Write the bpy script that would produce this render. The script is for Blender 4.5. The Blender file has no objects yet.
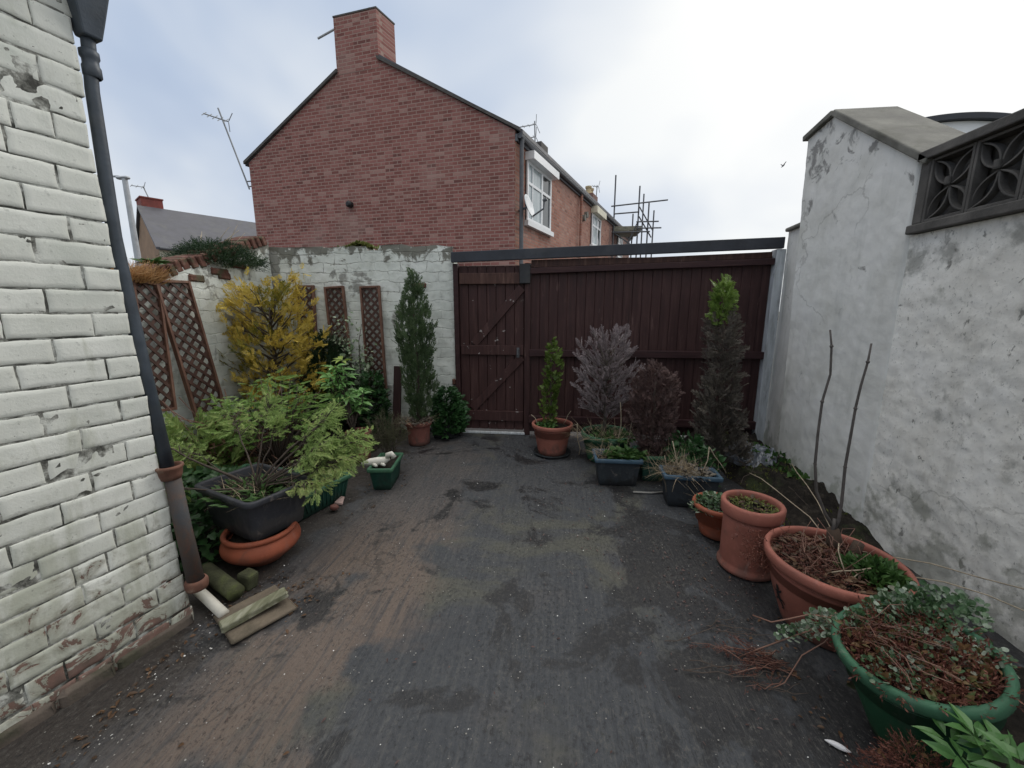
import bpy, math, random
import numpy as np
from mathutils import Vector, Matrix, noise as mnoise
R = math.radians
random.seed(7); rng = np.random.default_rng(7)
SC = bpy.context.scene

# ------------------------------------------------------------------ camera, sky, sun, exposure
cam_d = bpy.data.cameras.new('camera'); cam = bpy.data.objects.new('camera', cam_d)
SC.collection.objects.link(cam); SC.camera = cam
cam.location = (0, 0, 1.42); cam.rotation_euler = (R(90 - 10.6), 0, R(6.1))
cam_d.sensor_width = 36; cam_d.lens = 36 * 395 / 1024; cam_d.clip_start = 0.02; cam_d.clip_end = 2000
SC.view_settings.view_transform = 'Standard'; SC.view_settings.look = 'None'
SC.view_settings.gamma = 1; SC.view_settings.exposure = 0.14

SUN_AZ, SUN_EL = R(44), R(34)           # from +Y towards +X
SUN_DIR = Vector((math.sin(SUN_AZ) * math.cos(SUN_EL), math.cos(SUN_AZ) * math.cos(SUN_EL), math.sin(SUN_EL)))
sl = bpy.data.lights.new('sun', 'SUN'); so = bpy.data.objects.new('sun', sl); SC.collection.objects.link(so)
sl.energy = 1.0; sl.angle = R(28); sl.color = (1, .965, .91)
so.rotation_euler = SUN_DIR.to_track_quat('Z', 'Y').to_euler(); so.location = (20, 20, 20)

class NT:
    """small node-tree writer: sockets in, sockets out"""
    def __init__(s, nt): s.nt = nt
    def n(s, typ, ins=None, out=0, **props):
        nd = s.nt.nodes.new(typ)
        for k, v in props.items(): setattr(nd, k, v)
        for k, v in (ins or {}).items():
            if v is None: continue
            if isinstance(v, bpy.types.NodeSocket): s.nt.links.new(v, nd.inputs[k])
            else:
                if isinstance(v, tuple) and len(v) == 3 and nd.inputs[k].type == 'RGBA': v = v + (1,)
                nd.inputs[k].default_value = v
        return nd.outputs[out] if out is not None else nd
    def noise(s, scale, detail=4, rough=.55, vec=None, dist=0.0):
        return s.n('ShaderNodeTexNoise', {'Vector': vec, 'Scale': scale, 'Detail': detail, 'Roughness': rough, 'Distortion': dist})
    def math(s, op, a, b=0.0, clamp=False):
        return s.n('ShaderNodeMath', {0: a, 1: b}, operation=op, use_clamp=clamp)
    def rng(s, v, a, b, c=0.0, d=1.0, smooth=False):
        return s.n('ShaderNodeMapRange', {'Value': v, 'From Min': a, 'From Max': b, 'To Min': c, 'To Max': d},
                   interpolation_type='SMOOTHSTEP' if smooth else 'LINEAR')
    def mix(s, f, a, b, blend='MIX'):
        nd = s.nt.nodes.new('ShaderNodeMix'); nd.data_type = 'RGBA'; nd.blend_type = blend
        for k, v in ((0, f), (6, a), (7, b)):
            if isinstance(v, bpy.types.NodeSocket): s.nt.links.new(v, nd.inputs[k])
            else: nd.inputs[k].default_value = (v + (1,)) if isinstance(v, tuple) and len(v) == 3 else v
        return nd.outputs[2]
    def ramp(s, f, stops, interp='LINEAR'):
        nd = s.nt.nodes.new('ShaderNodeValToRGB'); s.nt.links.new(f, nd.inputs[0]); cr = nd.color_ramp; cr.interpolation = interp
        while len(cr.elements) < len(stops): cr.elements.new(.5)
        for e, (p, c) in zip(cr.elements, stops): e.position = p; e.color = c + (1,)
        return nd.outputs[0]
    def co(s, scale=None, kind='Object', rot=None, loc=None):
        o = s.n('ShaderNodeTexCoord', out=None).outputs[kind]
        if scale is None and rot is None and loc is None: return o
        return s.n('ShaderNodeMapping', {'Vector': o, 'Scale': scale or (1, 1, 1), 'Rotation': rot or (0, 0, 0), 'Location': loc or (0, 0, 0)})
    def xyz(s, v):
        nd = s.n('ShaderNodeSeparateXYZ', {0: v}, out=None); return nd.outputs
    def bump(s, h, strength=.4, dist=.01, nrm=None):
        return s.n('ShaderNodeBump', {'Height': h, 'Strength': strength, 'Distance': dist, 'Normal': nrm})

# overcast sky: the Nishita sky seen through gaps in a layer of cloud
w = bpy.data.worlds.new('World'); SC.world = w; w.use_nodes = True
w.node_tree.nodes.clear(); t = NT(w.node_tree)
sky = t.n('ShaderNodeTexSky', sky_type='NISHITA', sun_disc=False, sun_elevation=SUN_EL, sun_rotation=SUN_AZ)
bg1 = t.n('ShaderNodeBackground', {'Color': sky, 'Strength': .11})
d = t.co(kind='Generated')
x_, y_, z_ = t.xyz(d)[0], t.xyz(d)[1], t.xyz(d)[2]
zz = t.math('ADD', t.math('MAXIMUM', z_, 0.0), .35)
cv = t.n('ShaderNodeCombineXYZ', {0: t.math('DIVIDE', x_, zz), 1: t.math('DIVIDE', y_, zz), 2: .3})
n1 = t.noise(1.1, 4, .45, cv, .3); n2 = t.noise(.55, 3, .5, cv, .2)
dens = t.math('ADD', t.math('MULTIPLY', n1, .55), t.math('MULTIPLY', n2, .55))
dot = t.n('ShaderNodeVectorMath', {0: d, 1: tuple(SUN_DIR)}, out=1, operation='DOT_PRODUCT')
glow = t.math('POWER', t.math('MAXIMUM', dot, 0.0), 8.0)
ccol = t.ramp(dens, [(.42, (.25, .335, .52)), (.53, (.42, .51, .665)), (.65, (.80, .83, .85))])
lowz = t.rng(z_, .05, .50, 1, 0, True)
ccol = t.mix(t.math('MULTIPLY', lowz, .5), ccol, (.78, .805, .82))
ccol = t.mix(t.rng(z_, .55, .9, 0, 1, True), ccol, (.90, .885, .85))
ccol = t.mix(t.math('MULTIPLY', glow, 1.0, True), ccol, (1.06, 1.04, .99))
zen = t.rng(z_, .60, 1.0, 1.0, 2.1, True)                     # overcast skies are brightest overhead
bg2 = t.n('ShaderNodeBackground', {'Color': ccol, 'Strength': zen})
cover = t.rng(dens, .30, .46, .72, .97, True)
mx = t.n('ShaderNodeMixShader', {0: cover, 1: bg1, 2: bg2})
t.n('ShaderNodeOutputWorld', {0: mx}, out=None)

# ------------------------------------------------------------------ materials
MATS = {}
def mat(name):
    m = bpy.data.materials.new(name); m.use_nodes = True; m.node_tree.nodes.clear(); MATS[name] = m
    return NT(m.node_tree), m
def fin(t, m, col, rough=.7, nrm=None, spec=.4, metal=0.0, **kw):
    ins = {'Base Color': col, 'Roughness': rough, 'Normal': nrm, 'Specular IOR Level': spec, 'Metallic': metal}; ins.update(kw)
    p = t.n('ShaderNodeBsdfPrincipled', ins)
    t.n('ShaderNodeOutputMaterial', {0: p}, out=None); return m

def simple(name, col, rough=.6, var=.35, scale=12, bump=.25, dirt=None, dirt_amt=.5, spec=.4, metal=0.0, bscale=90):
    t, m = mat(name); c = t.co()
    n = t.noise(scale, 5, .6, c); nb = t.noise(bscale, 3, .6, c)
    dk = tuple(x * (1 - var) for x in col); lt = tuple(min(1, x * (1 + var)) for x in col)
    k = t.ramp(n, [(.3, dk), (.7, lt)])
    if dirt:
        dm = t.rng(t.noise(scale * .4, 6, .65, c, .4), .5, .66, 0, dirt_amt, True)
        k = t.mix(dm, k, dirt)
    return fin(t, m, k, t.rng(n, .3, .7, rough - .1, rough + .12), t.bump(nb, bump, .004), spec, metal)

def foliage(name, cols, rough=.5, trans=.25, clump=3.0, spec=.3):
    t, m = mat(name)
    rnd = t.n('ShaderNodeNewGeometry', out=None).outputs['Random Per Island']
    n = t.noise(clump, 3, .6, t.co())
    f = t.math('ADD', t.math('MULTIPLY', rnd, .55), t.math('MULTIPLY', t.rng(n, .3, .7), .45))
    k = len(cols)
    col = t.ramp(f, [((i + .1) / (k - .8) if k > 1 else 0, c) for i, c in enumerate(cols)])
    p = t.n('ShaderNodeBsdfPrincipled', {'Base Color': col, 'Roughness': rough, 'Specular IOR Level': spec})
    tr = t.n('ShaderNodeBsdfTranslucent', {'Color': col})
    t.n('ShaderNodeOutputMaterial', {0: t.n('ShaderNodeMixShader', {0: trans, 1: p, 2: tr})}, out=None)
    return m

# whitewashed brick of the outbuilding: paint, chips down to red brick, damp dirt near the ground
t, m = mat('whitewash_brick'); c = t.co(); z = t.xyz(c)[2]
pn = t.noise(5, 6, .6, c); pf = t.noise(38, 5, .65, c)
paint = t.ramp(pn, [(.25, (.60, .615, .555)), (.5, (.71, .72, .665)), (.75, (.78, .785, .73))])
paint = t.mix(t.rng(t.noise(2.2, 5, .6, c), .52, .70, 0, .5, True), paint, (.50, .545, .49))
fine = t.rng(pf, .60, .70, 0, .55, True)
paint = t.mix(fine, paint, (.38, .39, .36))
stk = t.noise(3.2, 6, .62, t.co(scale=(2.4, 2.4, .5)), .3)
paint = t.mix(t.rng(t.math('ADD', stk, t.rng(z, 1.1, .05, 0, .16)), .56, .74, 0, .6, True), paint, (.33, .345, .25))
paint = t.mix(t.rng(t.noise(70, 3, .7, c), .66, .70, 0, .6, True), paint, (.22, .22, .20))
low = t.rng(z, .80, 0.02, 0, .33)
rpi = t.n('ShaderNodeNewGeometry', out=None).outputs['Random Per Island']
paint = t.mix(t.rng(rpi, 0, 1, 0, .32), paint, (.50, .515, .455))
chip = t.math('ADD', t.noise(9, 7, .70, c, .6), t.math('MULTIPLY', low, .8))
brick = t.ramp(t.noise(25, 4, .6, c), [(.3, (.10, .055, .045)), (.7, (.21, .10, .08))])
grime = t.ramp(t.noise(16, 5, .6, c), [(.3, (.22, .21, .16)), (.7, (.42, .41, .34))])
k = t.mix(t.rng(chip, .62, .78, 0, .7, True), paint, grime)
k = t.mix(t.rng(chip, .765, .785, 0, .85, True), k, brick)
hb = t.math('ADD', t.math('MULTIPLY', pf, .5), t.math('MULTIPLY', t.rng(chip, .755, .785, 1, 0), .5))
fin(t, m, k, t.rng(pn, .3, .7, .6, .8), t.bump(t.math('ADD', hb, t.math('MULTIPLY', t.noise(95, 5, .7, c), .5)), .6, .004), .25)

t, m = mat('old_mortar'); c = t.co()
k = t.ramp(t.noise(14, 6, .65, c), [(.40, (.07, .07, .062)), (.50, (.24, .24, .215)), (.60, (.62, .63, .58))])
fin(t, m, k, .9, t.bump(t.noise(80, 4, .7, c), .7, .006), .2)

# far brickwork: courses follow u (along the wall) and z
def brickwork(name, ang, c1, c2, c3, mortar, row=.072, bw=.21, tint=None):
    t, m = mat(name); c = t.co(); X = t.xyz(c)
    u = t.math('ADD', t.math('MULTIPLY', X[0], math.cos(ang)), t.math('MULTIPLY', X[1], math.sin(ang)))
    v = t.n('ShaderNodeCombineXYZ', {0: u, 1: X[2], 2: 0.0})
    b = t.n('ShaderNodeTexBrick', {'Vector': v, 'Color1': (0, 0, 0, 1), 'Color2': (1, 1, 1, 1), 'Mortar': (.5, .5, .5, 1), 'Scale': 1.0,
                                   'Mortar Size': .0095, 'Mortar Smooth': .2, 'Bias': 0.0, 'Brick Width': bw, 'Row Height': row}, out=None)
    vs = t.n('ShaderNodeVectorMath', {0: v, 1: (1 / bw, 1 / row, 1.0)}, operation='MULTIPLY')
    wn = t.n('ShaderNodeTexWhiteNoise', {'Vector': t.n('ShaderNodeVectorMath', {0: vs}, operation='FLOOR')}, noise_dimensions='3D')
    bx = t.math('ADD', t.math('MULTIPLY', wn, .62), t.math('MULTIPLY', t.noise(7, 5, .65, c), .38))
    k = t.ramp(bx, [(.1, c1), (.5, c2), (.95, c3)])
    k = t.mix(t.rng(wn, .94, .96, 0, .40), k, (.40, .27, .23))
    k = t.mix(t.rng(wn, .0, .07, .35, 0), k, (.09, .05, .045))
    st = t.noise(1.1, 6, .6, c)
    k = t.mix(t.rng(st, .46, .70, 0, .28, True), k, (.15, .075, .062))
    k = t.mix(t.rng(t.noise(.7, 5, .6, t.co(loc=(5, 2, 9))), .52, .7, 0, .30, True), k, (.44, .33, .29))
    k = t.mix(b.outputs['Fac'], k, mortar)
    fin(t, m, k, .85, t.bump(b.outputs['Fac'], .6, -.01), .25); return m
brickwork('gable_brick', R(-9.4), (.17, .066, .058), (.26, .104, .090), (.355, .175, .155), (.34, .235, .20), .072, .205)
brickwork('terrace_brick', R(70), (.26, .105, .075), (.36, .16, .115), (.45, .235, .17), (.28, .20, .165))
brickwork('far_brick', R(70), (.16, .08, .065), (.22, .11, .09), (.27, .14, .11), (.2, .16, .14))
simple('chimney_red', (.22, .06, .05), .8, .3, 5)
simple('slate', (.085, .085, .098), .55, .3, 3, dirt=(.13, .13, .12), bscale=20)
simple('stone_verge', (.085, .08, .075), .8, .4, 6)
simple('tan_render', (.30, .20, .13), .9, .25, 2)
simple('upvc_white', (.78, .79, .80), .35, .04, 4, .05)
simple('cream_paint', (.70, .66, .52), .6, .12, 5)
simple('pot_buff', (.50, .40, .24), .7, .2, 9)
simple('grey_metal', (.22, .23, .24), .5, .25, 8, metal=.4)
simple('dark_metal', (.10, .105, .115), .5, .25, 8)
simple('pale_metal', (.42, .44, .46), .5, .15, 8, metal=.3)
simple('black_plastic', (.022, .023, .026), .45, .4, 7, dirt=(.075, .07, .06), dirt_amt=.5)
t, m = mat('window_glass'); fin(t, m, (.035, .045, .05), .06, None, .8)
t, m = mat('net_curtain'); c = t.co(scale=(1, 1, .2))
fin(t, m, t.ramp(t.noise(9, 2, .5, c), [(.3, (.34, .40, .42)), (.7, (.50, .56, .57))]), .15, None, .6)

# cast-iron downpipe, painted slate blue
simple('pipe_paint', (.055, .068, .085), .45, .3, 10, dirt=(.10, .10, .10), dirt_amt=.35)
t, m = mat('rusty_pipe'); c = t.co()
k = t.ramp(t.noise(9, 6, .65, c, .5), [(.36, (.060, .062, .066)), (.54, (.085, .062, .052)), (.72, (.17, .065, .042))])
fin(t, m, k, .75, t.bump(t.noise(60, 4, .6, c), .5, .004))
simple('clay_collar', (.15, .07, .048), .8, .35, 20, dirt=(.32, .27, .2))
simple('footing_stone', (.105, .085, .070), .9, .4, 8, .7, dirt=(.045, .05, .028), dirt_amt=.8)
simple('white_pipe', (.50, .48, .42), .5, .15, 9, dirt=(.30, .27, .2))

# pier render: smooth, off white with streaks and soot under the coping
t, m = mat('white_render'); c = t.co(); z = t.xyz(c)[2]
a = t.noise(3.0, 6, .6, c); st = t.noise(2.2, 5, .6, t.co(scale=(2.6, 2.6, .45)))
k = t.ramp(a, [(.28, (.58, .575, .53)), (.55, (.74, .735, .70)), (.75, (.80, .795, .77))])
k = t.mix(t.rng(st, .5, .72, 0, .5, True), k, (.45, .46, .43))
soot = t.math('ADD', t.noise(5.5, 6, .65, c, .5), t.rng(z, 2.0, 2.75, 0, .19))
k = t.mix(t.rng(soot, .66, .74, 0, .75, True), k, (.15, .145, .14))
k = t.mix(t.rng(t.math('ADD', t.noise(6, 5, .6, c), t.rng(z, .55, 0, 0, .3)), .66, .8, 0, .6, True), k, (.24, .26, .19))
cw = t.n('ShaderNodeVectorMath', {0: c, 1: t.n('ShaderNodeVectorMath', {0: t.n('ShaderNodeTexNoise', {'Vector': c, 'Scale': 5.0, 'Detail': 5.0}, out=1), 'Scale': .35}, operation='SCALE')}, operation='ADD')
ck = t.n('ShaderNodeTexVoronoi', {'Vector': cw, 'Scale': 1.1}, feature='DISTANCE_TO_EDGE')
ckm = t.math('MULTIPLY', t.rng(ck, 0.009, 0.0031499999999999996, 0, .8), t.rng(t.noise(1.3, 4, .6, t.co(loc=(6, 2, 3))), .50, .58, 0, 1, True))
k = t.mix(t.math('MULTIPLY', ckm, .5), k, (.28, .27, .25))
k = t.mix(t.rng(t.noise(60, 4, .7, c), .62, .74, 0, .35, True), k, (.40, .405, .385))
fin(t, m, k, .85, t.bump(t.math('ADD', t.math('MULTIPLY', t.noise(38, 6, .65, c), .7), t.math('MULTIPLY', a, .5)), .4, .008), .2)

# rough-cast wall: weathered, blotched
t, m = mat('rough_render'); c = t.co(); z = t.xyz(c)[2]
a = t.noise(2.6, 8, .66, c, .3); f1 = t.noise(9, 7, .70, c, .5); f2 = t.noise(48, 6, .74, c)
k = t.ramp(a, [(.32, (.66, .635, .58)), (.48, (.78, .76, .705)), (.64, (.85, .835, .79))])
k = t.mix(t.rng(f1, .54, .70, 0, .32, True), k, (.46, .44, .39))
k = t.mix(t.rng(t.noise(3.0, 6, .64, t.co(scale=(1.6, 1.6, .28)), .3), .50, .68, 0, .5, True), k, (.47, .45, .395))
k = t.mix(t.rng(f2, .55, .66, 0, .55, True), k, (.31, .30, .275))
k = t.mix(t.rng(t.noise(23, 6, .7, c, .6), .63, .67, 0, .75, True), k, (.17, .165, .15))
k = t.mix(t.rng(t.noise(14, 5, .6, t.co(scale=(1, 1, .6))), .64, .70, 0, .8, True), k, (.16, .155, .14))
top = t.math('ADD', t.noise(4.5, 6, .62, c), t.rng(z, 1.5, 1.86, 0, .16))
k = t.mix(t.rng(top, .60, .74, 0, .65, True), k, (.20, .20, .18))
lowm = t.math('ADD', t.noise(5, 6, .62, c), t.rng(z, .7, 0.05, 0, .24))
k = t.mix(t.rng(lowm, .62, .76, 0, .6, True), k, (.20, .205, .16))
cw = t.n('ShaderNodeVectorMath', {0: c, 1: t.n('ShaderNodeVectorMath', {0: t.n('ShaderNodeTexNoise', {'Vector': c, 'Scale': 5.0, 'Detail': 5.0}, out=1), 'Scale': .35}, operation='SCALE')}, operation='ADD')
ck = t.n('ShaderNodeTexVoronoi', {'Vector': cw, 'Scale': 1.5}, feature='DISTANCE_TO_EDGE')
ckm = t.math('MULTIPLY', t.rng(ck, 0.012, 0.0042, 0, .8), t.rng(t.noise(1.3, 4, .6, t.co(loc=(6, 2, 3))), .50, .58, 0, 1, True))
k = t.mix(t.math('MULTIPLY', ckm, .45), k, (.16, .155, .135))
hh = t.math('ADD', t.math('MULTIPLY', f1, .6), t.math('MULTIPLY', f2, .8))
fin(t, m, k, .92, t.bump(hh, .55, .007), .15)

# back wall: flaking limewash over old blockwork
t, m = mat('flaking_limewash'); c = t.co()
X = t.xyz(c); u = t.math('ADD', X[0], X[1])
wob = t.noise(4, 4, .6, c)
v = t.n('ShaderNodeCombineXYZ', {0: t.math('ADD', u, t.math('MULTIPLY', wob, .16)), 1: t.math('ADD', X[2], t.math('MULTIPLY', wob, .11)), 2: 0.0})
b = t.n('ShaderNodeTexBrick', {'Vector': v, 'Scale': 1.0, 'Mortar Size': .006, 'Mortar Smooth': .6, 'Brick Width': .30, 'Row Height': .105}, out=None).outputs['Fac']
a = t.noise(3.4, 7, .62, c, .3); f1 = t.noise(11, 7, .66, c, .4)
k = t.ramp(a, [(.30, (.52, .545, .50)), (.5, (.66, .685, .64)), (.72, (.74, .755, .72))])
k = t.mix(t.rng(f1, .54, .64, 0, .5, True), k, (.44, .455, .41))
k = t.mix(t.rng(t.noise(1.9, 8, .64, t.co(loc=(3, 1, 0)), .5), .575, .625, 0, .85, True), k, t.ramp(f1, [(.3, (.16, .155, .14)), (.7, (.29, .285, .26))]))
jm = t.math('ADD', t.noise(3.4, 6, .66, c, .4), t.rng(X[2], 1.1, 2.0, -.10, .09))
k = t.mix(t.math('MULTIPLY', b, t.rng(jm, .53, .64, 0, .8)), k, (.19, .185, .16))
edge = t.math('ADD', t.noise(5, 7, .68, c, .5), t.rng(X[2], 1.80, 2.12, 0, .26))
k = t.mix(t.rng(edge, .68, .75, 0, .9, True), k, (.15, .145, .12))
k = t.mix(t.rng(t.math('ADD', t.noise(5, 6, .6, c), t.rng(X[2], .7, 0, 0, .3)), .62, .82, 0, .65, True), k, (.17, .19, .12))
hh = t.math('ADD', t.math('MULTIPLY', f1, .8), t.math('MULTIPLY', b, -.5))
fin(t, m, k, .9, t.bump(hh, .7, .016), .2)
t, m = mat('old_red_brick'); c = t.co()
k = t.ramp(t.noise(14, 5, .65, c), [(.3, (.075, .042, .034)), (.55, (.15, .072, .055)), (.75, (.24, .16, .13))])
k = t.mix(t.rng(t.noise(6, 6, .6, c), .49, .60, 0, .8, True), k, (.085, .09, .055))
fin(t, m, k, .9, t.bump(t.noise(45, 5, .6, c), .6, .008), .2)

simple('cast_concrete', (.105, .098, .09), .9, .4, 7, .5, dirt=(.06, .058, .055), dirt_amt=.75)
simple('coping_stone', (.17, .165, .145), .9, .4, 6, .6, dirt=(.085, .085, .065), dirt_amt=.8)

# gate: maroon stain, weathered along the grain
def wood(name, c1, c2, c3, grain=(14, 14, .9), flake=None, rough=.6):
    t, m = mat(name); c = t.co(); g = t.noise(3.0, 7, .65, t.co(scale=grain), .2)
    k = t.ramp(g, [(.3, c1), (.52, c2), (.75, c3)])
    k = t.mix(t.rng(t.noise(1.6, 6, .62, c), .55, .75, 0, .35, True), k, tuple(x * 1.9 + .012 for x in c2))
    k = t.mix(t.rng(t.noise(20, 7, .72, t.co(scale=(1, 1, .22)), .4), .60, .70, 0, .45, True), k, tuple(x * 1.6 + .02 for x in c3))
    if flake:
        k = t.mix(t.math('MULTIPLY', t.rng(t.noise(13, 6, .6, c, .3), .672, .68), flake), k, (.40, .37, .36))
    return fin(t, m, k, t.rng(g, .3, .7, rough - .12, rough + .15), t.bump(g, .35, .004), .3)
wood('gate_stain', (.028, .0125, .012), (.047, .0205, .0195), (.086, .047, .042))
wood('door_stain', (.031, .0135, .013), (.052, .0225, .021), (.092, .05, .045), flake=.8)
wood('rail_stain', (.024, .011, .012), (.040, .017, .018), (.070, .037, .034), grain=(1, 14, 14))
wood('top_board', (.038, .017, .014), (.075, .036, .028), (.16, .095, .076), grain=(9, 9, .9))
wood('trellis_wood', (.038, .019, .015), (.070, .035, .027), (.12, .066, .05), grain=(5, 5, 2))
wood('trellis_frame', (.09, .045, .032), (.16, .082, .058), (.24, .14, .10), grain=(5, 5, 2))
wood('dark_plank', (.022, .010, .011), (.036, .017, .017), (.06, .03, .027))
wood('grey_timber', (.13, .12, .09), (.22, .21, .16), (.36, .34, .25), grain=(3, 3, 12))
wood('mossy_timber', (.075, .08, .04), (.20, .20, .135), (.40, .40, .33), grain=(11, 1.6, 11))
wood('peeling_white', (.30, .31, .31), (.52, .55, .57), (.66, .68, .70), grain=(9, 9, 1.2))
simple('felt_fascia', (.032, .036, .046), .6, .35, 5, .3, dirt=(.075, .075, .08), dirt_amt=.4)

# yard: brushed concrete gone dark with damp, lichen and soil
t, m = mat('yard_concrete'); c = t.co()
br = t.noise(5, 5, .62, t.co(scale=(9, .7, 1)), .25); br2 = t.noise(5, 3, .6, t.co(scale=(24, 1.1, 1)), .15)
big = t.noise(.8, 6, .6, c, .4); mid = t.noise(2.3, 7, .64, t.co(loc=(7, 3, 0)), .5); fi = t.noise(34, 6, .7, c); gr = t.noise(150, 3, .7, c)
k = t.ramp(br, [(.25, (.029, .032, .038)), (.5, (.043, .047, .054)), (.78, (.070, .072, .074))])
k = t.mix(t.rng(t.noise(1.3, 7, .62, t.co(loc=(1.7, 5.3, 2)), .5), .54, .66, 0, .6, True), k, (.090, .088, .062))     # lichen bleached
lf = t.rng(t.math('ADD', t.noise(1.7, 6, .6, t.co(loc=(4, 9, 1)), .3), t.rng(t.xyz(c)[0], -.25, -1.0, -.05, .12)), .48, .60, 0, .9, True)
Xx, Yy = t.xyz(c)[0], t.xyz(c)[1]
win = t.math('MULTIPLY', t.math('MULTIPLY', t.rng(Xx, -1.5, -1.2, .15, 1, True), t.rng(Xx, -.75, -.45, 1, .12, True)), t.rng(Yy, 1.9, 2.9, 1, .3, True))
lf = t.math('MULTIPLY', t.math('MULTIPLY', lf, win), t.rng(br, .32, .55, .35, 1, True))
k = t.mix(lf, k, (.135, .100, .080))                                                                               # brown, trodden soil
k = t.mix(t.rng(t.math('ADD', mid, t.rng(t.xyz(c)[0], -.4, .8, -.05, .075)), .50, .575, 0, .9, True), k, (.011, .011, .013))
k = t.mix(t.rng(t.math('ADD', t.noise(4, 5, .6, c), t.rng(t.xyz(c)[0], -1.25, -1.62, 0, .35)), .62, .8, 0, .8, True), k, (.030, .022, .017))                                                    # damp
pit = t.noise(62, 7, .78, t.co(scale=(1, .7, 1)), .3); pat = t.rng(t.noise(3.1, 6, .62, t.co(loc=(2, 8, 5))), .38, .58, .4, 1, True)
ln = t.noise(6, 6, .75, t.co(scale=(34, 1.6, 1)), .5)
k = t.mix(t.math('MULTIPLY', t.rng(ln, .54, .66, 0, .75, True), t.rng(t.noise(1.6, 5, .6, t.co(loc=(9, 1, 4))), .40, .62, .15, 1, True)), k, (.092, .088, .078))
k = t.mix(t.rng(ln, .44, .32, 0, .6, True), k, (.009, .009, .010))
k = t.mix(t.math('MULTIPLY', t.rng(pit, .53, .62, 0, .5, True), pat), k, (.110, .105, .094))
k = t.mix(t.math('MULTIPLY', t.rng(pit, .475, .39, 0, .75, True), pat), k, (.010, .010, .011))
k = t.mix(t.rng(fi, .57, .70, 0, .45, True), k, (.068, .065, .058))
k = t.mix(t.rng(fi, .42, .30, 0, .65, True), k, (.011, .011, .012))
k = t.mix(t.rng(gr, .67, .72, 0, .6, True), k, (.22, .215, .20))
cw = t.n('ShaderNodeVectorMath', {0: c, 1: t.n('ShaderNodeVectorMath', {0: t.n('ShaderNodeTexNoise', {'Vector': c, 'Scale': 5.0, 'Detail': 5.0}, out=1), 'Scale': .35}, operation='SCALE')}, operation='ADD')
ck = t.n('ShaderNodeTexVoronoi', {'Vector': cw, 'Scale': 0.9}, feature='DISTANCE_TO_EDGE')
ckm = t.math('MULTIPLY', t.rng(ck, 0.01, 0.0034999999999999996, 0, .8), t.rng(t.noise(1.3, 4, .6, t.co(loc=(6, 2, 3))), .50, .58, 0, 1, True))
k = t.mix(t.math('MULTIPLY', ckm, .5), k, (.012, .012, .012))
wet = t.rng(mid, .46, .66, 0, 1, True)
rg = t.math('SUBTRACT', t.rng(fi, .3, .7, .58, .88), t.math('MULTIPLY', wet, .32))
hh = t.math('ADD', t.math('ADD', t.math('MULTIPLY', br2, .45), t.math('MULTIPLY', pit, .8)), t.math('MULTIPLY', gr, .25))
fin(t, m, k, rg, t.bump(hh, .6, .008), .5)
simple('lane_asphalt', (.05, .05, .052), .85, .3, 5, .4)
simple('field_earth', (.075, .075, .05), .95, .35, .5, .4)
t, m = mat('soil'); c = t.co()
k = t.ramp(t.noise(18, 7, .68, c), [(.3, (.009, .008, .007)), (.55, (.024, .020, .016)), (.75, (.06, .05, .04))])
k = t.mix(t.rng(t.noise(4, 6, .62, c), .54, .66, 0, .7, True), k, (.042, .055, .022))
fin(t, m, k, .92, t.bump(t.noise(55, 6, .7, c), .9, .02), .2)

# pots
def plastic(name, col, dirt=(.07, .06, .05), amt=.5, rough=.62, moss=None, scale=5):
    t, m = mat(name); c = t.co(); a = t.noise(scale, 6, .62, c, .3); f = t.noise(40, 5, .65, c)
    k = t.ramp(a, [(.3, tuple(x * .75 for x in col)), (.7, tuple(x * 1.2 for x in col))])
    k = t.mix(t.rng(f, .57, .72, 0, .35, True), k, tuple(x * 1.5 + .03 for x in col))
    k = t.mix(t.math('MULTIPLY', t.rng(t.math('ADD', t.noise(7, 6, .62, c, .5), t.rng(t.xyz(c)[2], .16, 0, 0, .22)), .58, .74, 0, 1, True), amt), k, dirt)
    k = t.mix(t.rng(t.noise(6, 6, .66, t.co(scale=(2, 2, .6)), .4), .56, .72, 0, .38, True), k, tuple(x * .55 + .085 for x in col))
    k = t.mix(t.rng(t.noise(90, 3, .7, c), .63, .70, 0, .5, True), k, tuple(x * .4 + .02 for x in col))
    k = t.mix(t.rng(t.noise(11, 7, .7, t.co(loc=(3, 7, 1)), .6), .60, .72, 0, .28, True), k, (.36, .30, .26))
    if moss: k = t.mix(t.rng(t.noise(9, 6, .6, c), .6, .72, 0, .6, True), k, moss)
    return fin(t, m, k, t.rng(a, .3, .7, rough - .1, rough + .2), t.bump(f, .3, .003), .28)
plastic('terracotta', (.285, .105, .078))
plastic('terracotta_bright', (.30, .085, .046), amt=.4)
plastic('terracotta_pink', (.22, .085, .068), amt=.6)
plastic('green_plastic', (.022, .095, .046), dirt=(.05, .05, .03), moss=(.04, .07, .02))
plastic('green_trough', (.012, .060, .042), dirt=(.02, .025, .02))
plastic('green_rim', (.045, .125, .072), amt=.45)
plastic('slate_trough', (.030, .036, .042), dirt=(.018, .017, .016), amt=.7)
plastic('blue_rim', (.045, .085, .125), amt=.3)
plastic('grey_tub', (.036, .038, .046), dirt=(.09, .085, .075), amt=.35, rough=.42)
simple('ornament_white', (.66, .64, .58), .6, .12, 12, dirt=(.34, .32, .26))
simple('lizard_black', (.012, .011, .011), .6, .2)
simple('cut_wood', (.055, .036, .025), .85, .4, 30, .6)
simple('bark', (.075, .058, .048), .9, .4, 30, .6)
simple('shoot_bark', (.085, .075, .070), .8, .3, 30, .4)
simple('pale_stem', (.30, .25, .18), .8, .3, 30, .4)
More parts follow.
